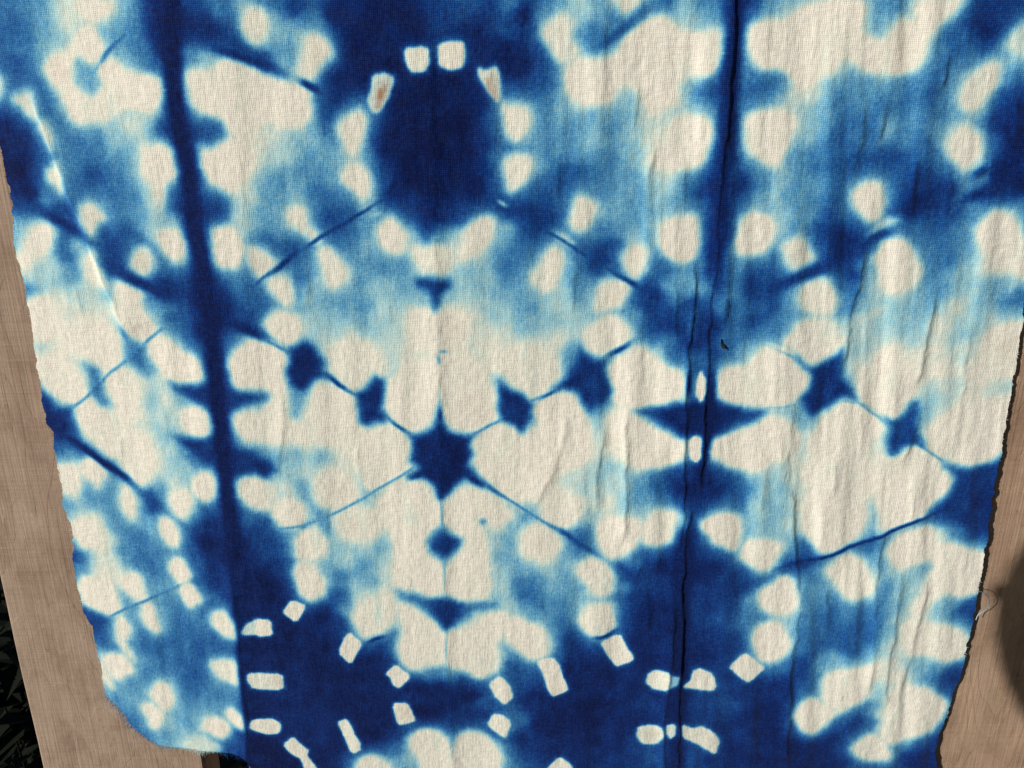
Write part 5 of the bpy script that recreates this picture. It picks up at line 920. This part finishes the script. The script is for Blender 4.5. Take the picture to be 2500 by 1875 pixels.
def dye_field():
    GX, GZ = np.meshgrid(gx, gz, indexing='ij')
    # the dye creeps along threads: the outlines wander a little
    WX = GX + 1.1 * vnoise(GX, GZ, 9, 9, 1) + 0.55 * vnoise(GX, GZ, 3.0, 3.5, 2) + 0.40 * vnoise(GX, GZ, 4.0, 0.9, 3)
    WZ = GZ + 1.1 * vnoise(GX, GZ, 9, 9, 4) + 0.55 * vnoise(GX, GZ, 3.5, 3.0, 5) + 0.40 * vnoise(GX, GZ, 0.9, 4.0, 6)
    # ground tone: smooth blend of sampled dye strengths
    S = np.array([[float(v) for v in q.split()] for l in DYE_GROUND.strip().split('\n') for q in l.split(';')])
    cs = 2.5
    cx = np.arange(RX0, RX1 + cs, cs); cz = np.arange(RZ0, RZ1 + cs, cs)
    CX, CZ = np.meshgrid(cx, cz, indexing='ij')
    num = np.zeros(CX.shape); den = np.zeros(CX.shape)
    for x, z, v in S:
        d2 = (CX - x) ** 2 + (CZ - z) ** 2
        w = 1.0 / (d2 + 12.0) ** 2.2
        num += w * v; den += w
    B = num / den
    B = B * (1 - 0.15 * (1 - B))
    fx = np.clip((WX - RX0) / cs, 0, len(cx) - 1.001); fz = np.clip((WZ - RZ0) / cs, 0, len(cz) - 1.001)
    ix = fx.astype(int); iz = fz.astype(int); tx = fx - ix; tz = fz - iz
    D = (B[ix, iz] * (1 - tx) + B[ix + 1, iz] * tx) * (1 - tz) + (B[ix, iz + 1] * (1 - tx) + B[ix + 1, iz + 1] * tx) * tz
    # streaks down the crinkles and cloudy take-up of the dye
    mid = np.clip(1 - np.abs(D - 0.4) / 0.45, 0, 1)
    D = D + mid * (0.05 * vnoise(GX, GZ, 2.2, 30, 11) + 0.05 * vnoise(GX, GZ, 5, 45, 12) + 0.05 * vnoise(GX, GZ, 12, 12, 13))
    D = D + 0.04 * vnoise(GX, GZ, 7, 7, 14) + 0.02 * vnoise(GX, GZ, 2, 2, 15)
    D = np.clip(D, 0.0, 1.0)
    TINT = 0.05 * np.maximum(0, vnoise(GX, GZ, 3.0, 16, 17) + 0.6 * vnoise(GX, GZ, 11, 14, 18))
    DEPTH = 0.96 + 0.06 * vnoise(GX, GZ, 6, 6, 19) + 0.03 * vnoise(GX, GZ, 2, 9, 20)
    order = {'W': 0, 'X': 1, 'D': 2, 'R': 4}
    todo = []
    for l in DYE_SHAPES.strip().split('\n'):
        k, v, s, p = l.split('|')
        todo.append((order[k], k, float(v), float(s), 0.0, pairs(p)))
    for l in DYE_AND_SHADE_STROKES.strip().split('\n'):  # dyed fold bands, plus thin lines painting crease shade as dye
        k, v, s, w, p = l.split('|')
        todo.append((3, k, float(v), float(s), float(w), pairs(p)))
    todo.sort(key=lambda q: q[0])
    WM = np.zeros(D.shape); VM = np.zeros(D.shape); merged = False; bled = False
    for _, k, v, s, wdt, p in todo:
        if k != 'W' and not merged:
            D = D * (1 - WM) + np.minimum(D, VM) * WM
            merged = True
        if k == 'S':
            q = chaikin(p, 2, False)
        elif k in 'RX':
            q = p if k == 'X' else soften(p, 0.16)
        elif k == 'D':
            q = p
        else:
            q = round_through(p, 2)
        i0, i1, j0, j1 = window(q, s * 6.2 + wdt + 3)
        if i1 <= i0 or j1 <= j0:
            continue
        sx = WX[i0:i1, j0:j1]; sz = WZ[i0:i1, j0:j1]
        if k in 'RX':      # tightly clamped: outline follows the clamp more closely
            sx = GX[i0:i1, j0:j1] * 0.6 + sx * 0.4; sz = GZ[i0:i1, j0:j1] * 0.6 + sz * 0.4
        if k == 'S':       # folds are straight
            f = 0.22 if wdt < 2.0 else 0.6
            sx = GX[i0:i1, j0:j1] * (1 - f) + sx * f; sz = GZ[i0:i1, j0:j1] * (1 - f) + sz * f
        if k in 'SR' and not bled:
            D = bleed(D, 1.05 / RES)
            bled = True
        cur = D[i0:i1, j0:j1]
        if k == 'S':
            d, _, al, tot = seg_dist(sx, sz, q, False)
            w = np.exp(-(np.maximum(d - wdt * 0.25, 0) / (wdt * 0.25 + s * 0.75)) ** 2)
            end = min(26.0, tot * 0.48)
            w = w * smooth01(al / end + 0.05) * smooth01((tot - al) / end + 0.05)
            if v > 0.29:
                nv = np.maximum(cur, v)
            else:
                nv = v
            D[i0:i1, j0:j1] = cur * (1 - w) + nv * w
        else:
            sd = seg_dist(sx, sz, q, True)
            if k in 'WD':
                s *= 1.28
            if k == 'W':
                core = 1 - smooth01((sd + s * 0.6) / (s * 2.0))
                halo = np.clip(1 - (sd + s * 0.3) / (s * 5.0), 0, 1) ** 1.7
                w = core * 0.52 + halo * 0.48
                v = v + TINT[i0:i1, j0:j1]
                better = w > WM[i0:i1, j0:j1]
                VM[i0:i1, j0:j1] = np.where(better, v, VM[i0:i1, j0:j1])
                WM[i0:i1, j0:j1] = np.where(better, w, WM[i0:i1, j0:j1])
                continue
            elif k == 'R':
                w = 0.8 * (1 - smooth01((sd + s * 0.45) / (s * 1.5))) + 0.2 * (1 - smooth01((sd + s * 0.2) / (s * 3.2)))
            else:
                w = 1 - smooth01((sd + s * 1.15) / (s * 2.3))
                v = v * DEPTH[i0:i1, j0:j1]
            if k in 'DX':
                nv = np.maximum(cur, v)
            else:
                nv = np.minimum(cur, v)
            D[i0:i1, j0:j1] = cur * (1 - w) + nv * w
    D += 0.015 * vnoise(GX, GZ, 1.3, 1.3, 16)
    return np.clip(D, 0, 1)


def sample(Fd, x, z):
    fx = np.clip((x - RX0) / RES, 0, len(gx) - 1.001)
    fz = np.clip((z - RZ0) / RES, 0, len(gz) - 1.001)
    ix = fx.astype(int); iz = fz.astype(int)
    tx = fx - ix; tz = fz - iz
    return (Fd[ix, iz] * (1 - tx) + Fd[ix + 1, iz] * tx) * (1 - tz) + (Fd[ix, iz + 1] * (1 - tx) + Fd[ix + 1, iz + 1] * tx) * tz


def relief_field():
    """how far the cloth stands towards the viewer (mm): creases, crinkles, soft billows"""
    GX, GZ = np.meshgrid(gx, gz, indexing='ij')
    R = np.zeros(GX.shape)
    WX = GX + 0.9 * vnoise(GX, GZ, 6, 9, 21) + 0.3 * vnoise(GX, GZ, 2, 4, 22)
    for l in CREASES.strip().split('\n'):
        am, wl_, wr_, p = l.split('|')
        am = float(am); wl_ = float(wl_); wr_ = float(wr_)
        q = chaikin(pairs(p), 2, False)
        i0, i1, j0, j1 = window(q, 5 * max(wl_, wr_))
        d, side, al, tot = seg_dist(WX[i0:i1, j0:j1], GZ[i0:i1, j0:j1], q, False)
        # positive side = right of a line that runs downwards
        wd = np.where(side < 0, wr_, wl_)
        c0 = 0.34 if wr_ < 1.15 else 0.9
        e = np.sqrt(d * d + c0 * c0) - c0
        end = min(14.0, tot * 0.35)
        f = smooth01(al / end) * smooth01((tot - al) / end)
        R[i0:i1, j0:j1] += am * f * np.exp(-np.maximum(e, 0) / wd)
    right = 0.35 + 0.65 * smooth01((GX + 60) / 160)
    lean = GX + 0.10 * GZ * np.clip(GX / 150, -0.4, 1)
    R *= 1.1 + 0.6 * smooth01((GX + 40) / 150)
    R += right * (0.22 * vnoise(lean + 2.5 * vnoise(GX, GZ, 20, 30, 30), GZ, 4.2, 38, 31) + 0.12 * vnoise(lean, GZ, 2.4, 24, 32))
    R += right * 0.95 * vnoise(lean, GZ, 9, 75, 33)
    R += 0.08 * vnoise(GX, GZ, 2.6, 3.2, 34) + 0.05 * vnoise(GX, GZ, 1.5, 1.7, 35)
    R += 0.35 * vnoise(GX, GZ, 26, 60, 36) + 0.5 * vnoise(GX, GZ, 70, 110, 37)
    return R


def edge_x(E, z):
    E = sorted(E, key=lambda q: q[1])
    return np.interp(z, [q[1] for q in E], [q[0] for q in E])


Dye = dye_field()
Rel = relief_field()
fz_ = np.array([q[1] for q in FOLD][::-1]); fx_ = np.array([q[0] for q in FOLD][::-1])


def back_slope(x, z):
    s = np.interp(z, fz_, fx_) - x
    return 0.10 * 0.5 * (s + np.sqrt(s * s + 64))


def cloth_y(x, z):
    return back_slope(x, z) - sample(Rel, x, z) + 0.35


# rows from the bottom hem up to the fence top, then over it and down the back
NX, NZ = 900, 800
zr = np.linspace(-455.0, 101.0, NZ)
fray = lambda z, s: 0.8 * vnoise(z, z * 0, 4.0, 1.0, s) + 0.28 * vnoise(z, z * 0, 1.0, 1.0, s + 1)
xl = edge_x(LEFT_EDGE, zr) + fray(zr, 41)
xr = edge_x(RIGHT_EDGE, zr) + fray(zr, 43)
X = np.clip(np.linspace(-300.0, 305.0, NX)[None, :], xl[:, None], xr[:, None])
Z = np.repeat(zr[:, None], NX, axis=1)
Y = cloth_y(X, Z)
Dv = sample(Dye, X, Z)
# over the top
K2 = 40
topX, topY, topD = X[-1], Y[-1], Dv[-1]
ex, ey, ez, ed = [], [], [], []
for k in range(1, K2 + 1):
    f = k / K2
    if f < 0.45:
        a = f / 0.45 * math.pi
        yy = (topY * (0.5 + 0.5 * math.cos(a)) + 37.0 * (0.5 - 0.5 * math.cos(a)))
        zz = 101.0 + 5.5 * math.sin(a)
    else:
        yy = np.full(NX, 37.0) - sample(Rel, topX, np.full(NX, 90.0)) * 0.6
        zz = 101.0 - (f - 0.45) / 0.55 * 62.0
    ex.append(topX); ey.append(yy); ez.append(np.full(NX, zz)); ed.append(sample(Dye, topX, np.full(NX, 101.0 - 1.5 * k)))
X = np.vstack([X, np.array(ex)]); Y = np.vstack([Y, np.array(ey)]); Z = np.vstack([Z, np.array(ez)]); Dv = np.vstack([Dv, np.array(ed)])
NR = X.shape[0]
# cloth thickness at the raw side edges: one extra column each side, turned to the back
X = np.hstack([X[:, :1] + 0.15, X, X[:, -1:] - 0.15]); Z = np.hstack([Z[:, :1], Z, Z[:, -1:]])
Y = np.hstack([Y[:, :1] + 0.55, Y, Y[:, -1:] + 0.55]); Dv = np.hstack([Dv[:, :1], Dv, Dv[:, -1:]])
NC = NX + 2
verts = np.stack([X, Y, Z], axis=-1).reshape(-1, 3) / 1000.0
idx = np.arange(NR * NC).reshape(NR, NC)
quads = np.stack([idx[:-1, :-1], idx[:-1, 1:], idx[1:, 1:], idx[1:, :-1]], axis=-1).reshape(-1, 4)
qx = X.ravel()[quads]
quads = quads[(qx.max(axis=1) - qx.min(axis=1)) > 0.02]
me = bpy.data.meshes.new('cloth')
me.vertices.add(len(verts)); me.vertices.foreach_set('co', verts.ravel().astype(np.float32))
me.loops.add(quads.size); me.loops.foreach_set('vertex_index', quads.ravel().astype(np.int32))
me.polygons.add(len(quads))
me.polygons.foreach_set('loop_start', np.arange(0, quads.size, 4, dtype=np.int32))
me.polygons.foreach_set('use_smooth', np.ones(len(quads), dtype=bool))
me.update(calc_edges=True)
at = me.attributes.new('dye', 'FLOAT', 'POINT')
at.data.foreach_set('value', Dv.ravel().astype(np.float32))
# rusty clamp marks and faint yellowing on a few resist spots (mm on the cloth)
ST = np.zeros(X.shape)
for (sx, sz, rx, rz, tilt, a) in STAINS:
    dx = X - sx; dz = Z - sz
    c, s = math.cos(tilt), math.sin(tilt)
    q = ((dx * c + dz * s) / rx) ** 2 + ((-dx * s + dz * c) / rz) ** 2
    ST += a * np.exp(-q * (1.0 + 0.5 * vnoise(X, Z, 1.6, 1.6, 51)))
ST *= (Dv < 0.45)
at = me.attributes.new('stain', 'FLOAT', 'POINT')
at.data.foreach_set('value', np.clip(ST, 0, 0.9).ravel().astype(np.float32))
M_cloth = cloth_material()
cloth = link('dyed_cloth', me, M_cloth)
cloth.location = (0, 0, H)
tag(cloth, 'blue and white shibori dyed gauze cloth hanging over the wooden boards', 'cloth')


# frayed threads along the raw edges, and the loose thread on the right edge
def tube(pts, r, sides=4):
    V, Fs = [], []
    n = len(pts)
    for i, p in enumerate(pts):
        p = Vector(p)
        d = (Vector(pts[min(i + 1, n - 1)]) - Vector(pts[max(i - 1, 0)])).normalized()
        a = d.cross(Vector((0.21, 0.9, 0.37))).normalized()
        b = d.cross(a)
        rr = r if not isinstance(r, (list, tuple)) else r[i]
        for k in range(sides):
            t = 2 * math.pi * k / sides
            V.append(p + (a * math.cos(t) + b * math.sin(t)) * rr)
    for i in range(n - 1):
        for k in range(sides):
            k2 = (k + 1) % sides
            Fs.append((i * sides + k, i * sides + k2, (i + 1) * sides + k2, (i + 1) * sides + k))
    Fs.append(tuple(range(sides))); Fs.append(tuple((n - 1) * sides + k for k in reversed(range(sides))))
    return V, Fs


FV, FF, FD = [], [], []
rf = random.Random(11)


def fringe(E, sgn, dens, base_len, seed):
    E = sorted(E, key=lambda q: -q[1])
    for (x0, z0), (x1, z1) in zip(E, E[1:]):
        L = math.hypot(x1 - x0, z1 - z0)
        nx_, nz_ = (z1 - z0) / (L + 1e-9), -(x1 - x0) / (L + 1e-9)
        if nx_ * sgn < 0 and abs(nx_) > 0.05: nx_, nz_ = -nx_, -nz_
        if nz_ > 0.3: nx_, nz_ = -nx_, -nz_
        for k in range(int(L * dens)):
            t = rf.random()
            x = x0 + (x1 - x0) * t; z = z0 + (z1 - z0) * t
            clump = 0.5 + 0.5 * math.sin(x * 0.31 + z * 0.23 + seed) * math.sin(z * 0.11 + seed)
            ln = base_len * (0.35 + 1.1 * rf.random() * clump)
            xi = x - sgn * 1.2 if abs(nx_) > 0.4 else x
            y = float(cloth_y(np.array([xi]), np.array([z]))[0])
            dv = float(sample(Dye, np.array([xi - sgn * 1.0]), np.array([z + 1.0]))[0])
            cx_, cz_ = rf.uniform(-0.5, 0.5), rf.uniform(-0.5, 0.2)
            pts = []
            for i in range(4):
                f = i / 3
                pts.append(((x - nx_ * 0.6 + nx_ * ln * f + cx_ * ln * f * f) / 1000, (y + 0.15 + rf.uniform(-.25, .25) * f) / 1000,
                            (z - nz_ * 0.6 + nz_ * ln * f + cz_ * ln * f * f) / 1000))
            V, Fs = tube(pts, [0.00013, 0.00012, 0.0001, 0.00006], 3)
            o = len(FV)
            FV.extend(V); FF.extend([tuple(i + o for i in q) for q in Fs]); FD.extend([dv] * len(V))


fringe([q for q in LEFT_EDGE if q[1] < 60], -1, 0.8, 1.5, 1.0)
fringe([q for q in LEFT_EDGE if -396 < q[1] < -325], -1, 2.6, 3.6, 2.0)
fringe([q for q in RIGHT_EDGE if q[1] < 0], 1, 0.9, 1.3, 3.0)
fm_ = mesh_from('frayed_edge', FV, FF)
at = fm_.attributes.new('dye', 'FLOAT', 'POINT'); at.data.foreach_set('value', FD)
fr = link('frayed_edge', fm_, M_cloth, cloth)
tag(fr, kind='stuff')

# one drawn thread looping off the right edge
LP = LOOSE_THREAD
pts = []
for i, (x, z, f) in enumerate(LP):
    pts.append((x / 1000, -0.0012 - 0.0016 * math.sin(math.pi * f), z / 1000))
p2 = []
for i in range(len(pts) - 1):
    for k in range(4):
        t = k / 4
        a = Vector(pts[max(i - 1, 0)]); b = Vector(pts[i]); c = Vector(pts[i + 1]); d = Vector(pts[min(i + 2, len(pts) - 1)])
        p2.append(0.5 * ((2 * b) + (c - a) * t + (2 * a - 5 * b + 4 * c - d) * t * t + (3 * b - a - 3 * c + d) * t ** 3))
p2.append(Vector(pts[-1]))
V, Fs = tube(p2, 0.00022, 5)
lt_me = mesh_from('loose_thread', V, Fs, True)
at = lt_me.attributes.new('dye', 'FLOAT', 'POINT')
at.data.foreach_set('value', [0.12 + 0.35 * (i / len(V)) for i in range(len(V))])
lt = link('loose_thread', lt_me, M_cloth, cloth)
tag(lt, 'pale loose thread looping off the right edge of the cloth')

# a crumb of dry leaf caught beside the pleat
M_crumb = plain('dry_leaf', (0.02, 0.022, 0.016), 0.7, 0.5, 900.0)
lx, lz = LEAF_AT
yy = float(cloth_y(np.array([lx]), np.array([lz]))[0]) / 1000
out = [(-1.6, 4.4), (-0.7, 1.2), (1.2, -0.6), (2.4, -3.6), (0.9, -2.6), (-0.2, -2.9), (-0.9, -0.9), (-1.5, 1.6)]
out = [(x * 0.7, z * 0.7) for x, z in out]
V = [(x / 1000, -0.0008 - 0.0004 * abs(x), z / 1000) for x, z in out] + [(x / 1000, -0.0003, z / 1000) for x, z in out]
n = len(out)
Fs = [tuple(range(n)), tuple(reversed(range(n, 2 * n)))] + [(i, i + n, (i + 1) % n + n, (i + 1) % n) for i in range(n)]
cr = link('leaf_crumb', mesh_from('leaf_crumb', V, Fs), M_crumb)
cr.location = (lx / 1000, yy, H + lz / 1000)
tag(cr, 'tiny dark dry leaf crumb caught beside the long pleat in the cloth', 'leaf')

# ------------------------------------------------------------------ dim plants behind the fence
M_leaf = [plain('shade_toned_leaf_%d' % i, c, 0.7, 0.45, 40.0) for i, c in enumerate([(0.004, 0.006, 0.002), (0.005, 0.0065, 0.0025), (0.006, 0.0045, 0.0025)])]  # near-black leaf colours carry the deep shade painted in


def weed(x, y, h, seed, mat, label):
    r = random.Random(seed)
    root = bpy.data.objects.new('leafy_weed', None)
    col.objects.link(root)
    root.location = (x, y, 0)
    tag(root, label, 'plant', 'weeds in the shade behind the fence')
    SV, SF, LV, LF = [], [], [], []
    for s in range(7):
        a = r.uniform(0, 6.28); sp = r.uniform(0.05, 0.24) * h
        st = [(0.02 * math.cos(a), 0.02 * math.sin(a), 0)]
        for k in range(1, 7):
            f = k / 6
            st.append((math.cos(a) * sp * f * f + r.uniform(-.01, .01), math.sin(a) * sp * f * f + r.uniform(-.01, .01), h * f * r.uniform(0.92, 1.0)))
        V, Fs = tube(st, [0.004 * (1 - 0.11 * k) for k in range(7)], 4)
        o = len(SV); SV.extend(V); SF.extend([tuple(i + o for i in q) for q in Fs])
        for k in range(60):
            j = r.randrange(1, 7); base = Vector(st[j]) + Vector((r.uniform(-.015, .015), r.uniform(-.015, .015), r.uniform(-0.5, 0.2) * h / 6))
            b = r.uniform(0, 6.28); ln = r.uniform(0.03, 0.085); wd = ln * r.uniform(0.2, 0.38)
            d = Vector((math.cos(b), math.sin(b), r.uniform(-0.5, 0.5))).normalized()
            sd = d.cross(Vector((0, 0, 1))).normalized() * wd
            up = Vector((0, 0, 0.12 * ln))
            o = len(LV)
            LV.extend([base, base + d * ln * 0.45 + sd + up, base + d * ln, base + d * ln * 0.45 - sd + up, base + d * ln * 0.5])
            LF.extend([(o, o + 1, o + 4), (o + 1, o + 2, o + 4), (o + 2, o + 3, o + 4), (o + 3, o, o + 4)])
    link('stem', mesh_from('stem', SV, SF, True), M_leaf[2], root)
    link('foliage', mesh_from('foliage', LV, LF), mat, root)


weed(-0.79, 0.64, 0.86, 1, M_leaf[0], 'dim leafy weed closest behind the outer left board, in the black gap')
weed(-1.12, 1.00, 0.72, 2, M_leaf[1], 'taller dim weed at the far left edge, in the black gap beside the outer board')
weed(-1.25, 1.45, 0.45, 3, M_leaf[0], 'low dark weed farthest back, in the black gap beside the outer board')
weed(-0.42, 0.50, 0.74, 4, M_leaf[1], 'dim leafy weed low in the gap under the cloth corner')

# ------------------------------------------------------------------ the photographer, whose head shades the right-hand board
def skinned(name, verts, edges, radii, root, mats, subdiv=2, parent=None):
    me = bpy.data.meshes.new(name)
    me.from_pydata(verts, edges, [])
    o = link(name, me, None, parent)
    for m_ in mats:
        me.materials.append(m_)
    sk = o.modifiers.new('skin', 'SKIN')
    sk.use_smooth_shade = True
    me.update()
    if not me.skin_vertices:
        bpy.context.view_layer.objects.active = o
    for i, q in enumerate(me.skin_vertices[0].data):
        q.radius = radii[i] if isinstance(radii[i], tuple) else (radii[i], radii[i])
        q.use_root = (i == root)
    sb = o.modifiers.new('sub', 'SUBSURF'); sb.levels = subdiv; sb.render_levels = subdiv
    return o


M_coat = plain('dark_jacket', (0.035, 0.038, 0.045), 0.9, 0.3, 30.0)
M_skin = plain('skin', (0.52, 0.34, 0.26), 0.55, 0.08, 40.0)
M_hair = plain('dark_hair', (0.03, 0.02, 0.015), 0.6, 0.4, 120.0)
HX, HY, HZ = -0.301, -0.585, H - 0.046        # head centre


class Body:
    def __init__(s):
        s.v, s.e, s.r = [], [], []

    def add(s, p, r, prev=None):
        s.v.append(p); s.r.append(r); i = len(s.v) - 1
        if prev is not None: s.e.append((prev, i))
        return i


b = Body()
pel = b.add((HX, HY - 0.05, 0.88), (0.15, 0.11))
wai = b.add((HX, HY - 0.05, 1.02), (0.13, 0.095), pel)
che = b.add((HX, HY - 0.05, 1.20), (0.15, 0.10), wai)
nec0 = b.add((HX, HY - 0.04, HZ - 0.175), (0.075, 0.065), che)
nec = b.add((HX, HY - 0.025, HZ - 0.115), (0.055, 0.055), nec0)
jaw = b.add((HX, HY + 0.005, HZ - 0.055), (0.062, 0.075), nec)
hd = b.add((HX, HY, HZ + 0.020), (0.080, 0.092), jaw)
crown = b.add((HX, HY - 0.005, HZ + 0.085), (0.055, 0.065), hd)
nose = b.add((HX, HY + 0.105, HZ - 0.015), (0.012, 0.014), hd)
for sgn in (-1, 1):
    b.add((HX + sgn * 0.092, HY - 0.01, HZ), (0.010, 0.022), hd)
    hip = b.add((HX + sgn * 0.09, HY - 0.05, 0.82), (0.09, 0.09), pel)
    kn = b.add((HX + sgn * 0.11, HY - 0.01, 0.47), (0.062, 0.062), hip)
    an = b.add((HX + sgn * 0.12, HY - 0.06, 0.10), (0.042, 0.042), kn)
    ft = b.add((HX + sgn * 0.13, HY + 0.08, 0.045), (0.04, 0.035), an)
    sh = b.add((HX + sgn * 0.175, HY - 0.05, HZ - 0.235), (0.058, 0.058), che)
    if sgn < 0:
        el = b.add((HX - 0.21, HY - 0.02, HZ - 0.50), (0.043, 0.043), sh)
        wr = b.add((HX - 0.14, HY + 0.10, HZ - 0.66), (0.028, 0.028), el)
        pm = b.add((HX - 0.12, HY + 0.14, HZ - 0.73), (0.036, 0.02), wr)
        for q, (dx, ln) in enumerate([(-0.028, .07), (-0.01, .08), (0.009, .076), (0.027, .06)]):
            f1 = b.add((HX - 0.12 + dx, HY + 0.155, HZ - 0.735 - ln * 0.55), 0.0085, pm)
            b.add((HX - 0.12 + dx, HY + 0.145, HZ - 0.735 - ln), 0.0075, f1)
        t1 = b.add((HX - 0.075, HY + 0.16, HZ - 0.735), 0.010, pm)
        b.add((HX - 0.065, HY + 0.165, HZ - 0.775), 0.0085, t1)
    else:
        el = b.add((0.02, -0.62, H - 0.36), (0.043, 0.043), sh)
        wr = b.add((0.075, -0.50, H - 0.135), (0.028, 0.028), el)
        pm = b.add((0.092, -0.462, H - 0.062), (0.030, 0.020), wr)
        for q, (dz, ln) in enumerate([(0.045, .05), (0.022, .058), (-0.002, .055), (-0.024, .046)]):
            f1 = b.add((0.100, -0.432, H - 0.05 + dz), 0.0085, pm)
            b.add((0.100 - ln * 0.45, -0.413, H - 0.05 + dz + 0.004), 0.0075, f1)
        t1 = b.add((0.068, -0.458, H - 0.028), 0.010, pm)
        b.add((0.048, -0.446, H - 0.004), 0.0085, t1)
person = skinned('person', b.v, b.e, b.r, pel, [M_coat, M_skin], 2)
tag(person, 'person in a dark jacket with arm raised, standing behind the camera', 'person')
# bare head on the jacketed figure: hair cap and face as children
def blob(name, c, r, mat, parent, cut=None, seg=24, ring=16):
    bm = bmesh.new()
    bmesh.ops.create_uvsphere(bm, u_segments=seg, v_segments=ring, radius=1.0)
    for v in bm.verts:
        v.co = Vector((v.co.x * r[0], v.co.y * r[1], v.co.z * r[2]))
    if cut:
        bmesh.ops.delete(bm, geom=[v for v in bm.verts if cut(v.co)], context='VERTS')
    me_ = bpy.data.meshes.new(name); bm.to_mesh(me_); bm.free()
    me_.polygons.foreach_set('use_smooth', [True] * len(me_.polygons))
    o = link(name, me_, mat, parent)
    o.location = c
    return o


blob('face', (HX, HY + 0.006, HZ), (0.083, 0.102, 0.122), M_skin, person)
blob('hair', (HX, HY - 0.010, HZ + 0.022), (0.096, 0.112, 0.122), M_hair, person, lambda c: c.y > 0.055 and c.z < 0.055 or c.z < -0.07)
for sgn in (-1, 1):
    blob('eye', (HX + sgn * 0.031, HY + 0.094, HZ + 0.004), (0.012, 0.009, 0.008), M_hair, person, None, 12, 8)
    blob('ear', (HX + sgn * 0.088, HY - 0.005, HZ - 0.005), (0.012, 0.022, 0.032), M_skin, person, None, 12, 8)
blob('nose', (HX, HY + 0.106, HZ - 0.024), (0.013, 0.017, 0.022), M_skin, person, None, 12, 8)
blob('mouth', (HX, HY + 0.094, HZ - 0.062), (0.024, 0.007, 0.006), plain('lips', (0.35, 0.14, 0.12), 0.5), person, None, 12, 8)

# phone in the raised hand, its lens where the picture is taken from
bm = bmesh.new()
bmesh.ops.create_cube(bm, size=1.0)
for v in bm.verts:
    v.co = Vector((v.co.x * 0.158, v.co.y * 0.008, v.co.z * 0.074))
bmesh.ops.bevel(bm, geom=[e for e in bm.edges], offset=0.003, segments=3, affect='EDGES')
pm_ = bpy.data.meshes.new('phone_body'); bm.to_mesh(pm_); bm.free()
ph = bpy.data.objects.new('phone', None); col.objects.link(ph)
ph.location = (0.035, -0.4085, H - 0.012)
ph.rotation_euler = (math.radians(-17.2), 0, 0)
tag(ph, 'black phone held sideways in the raised hand', 'phone')
link('phone_body', pm_, plain('phone_black', (0.015, 0.015, 0.017), 0.35, 0.1), ph)
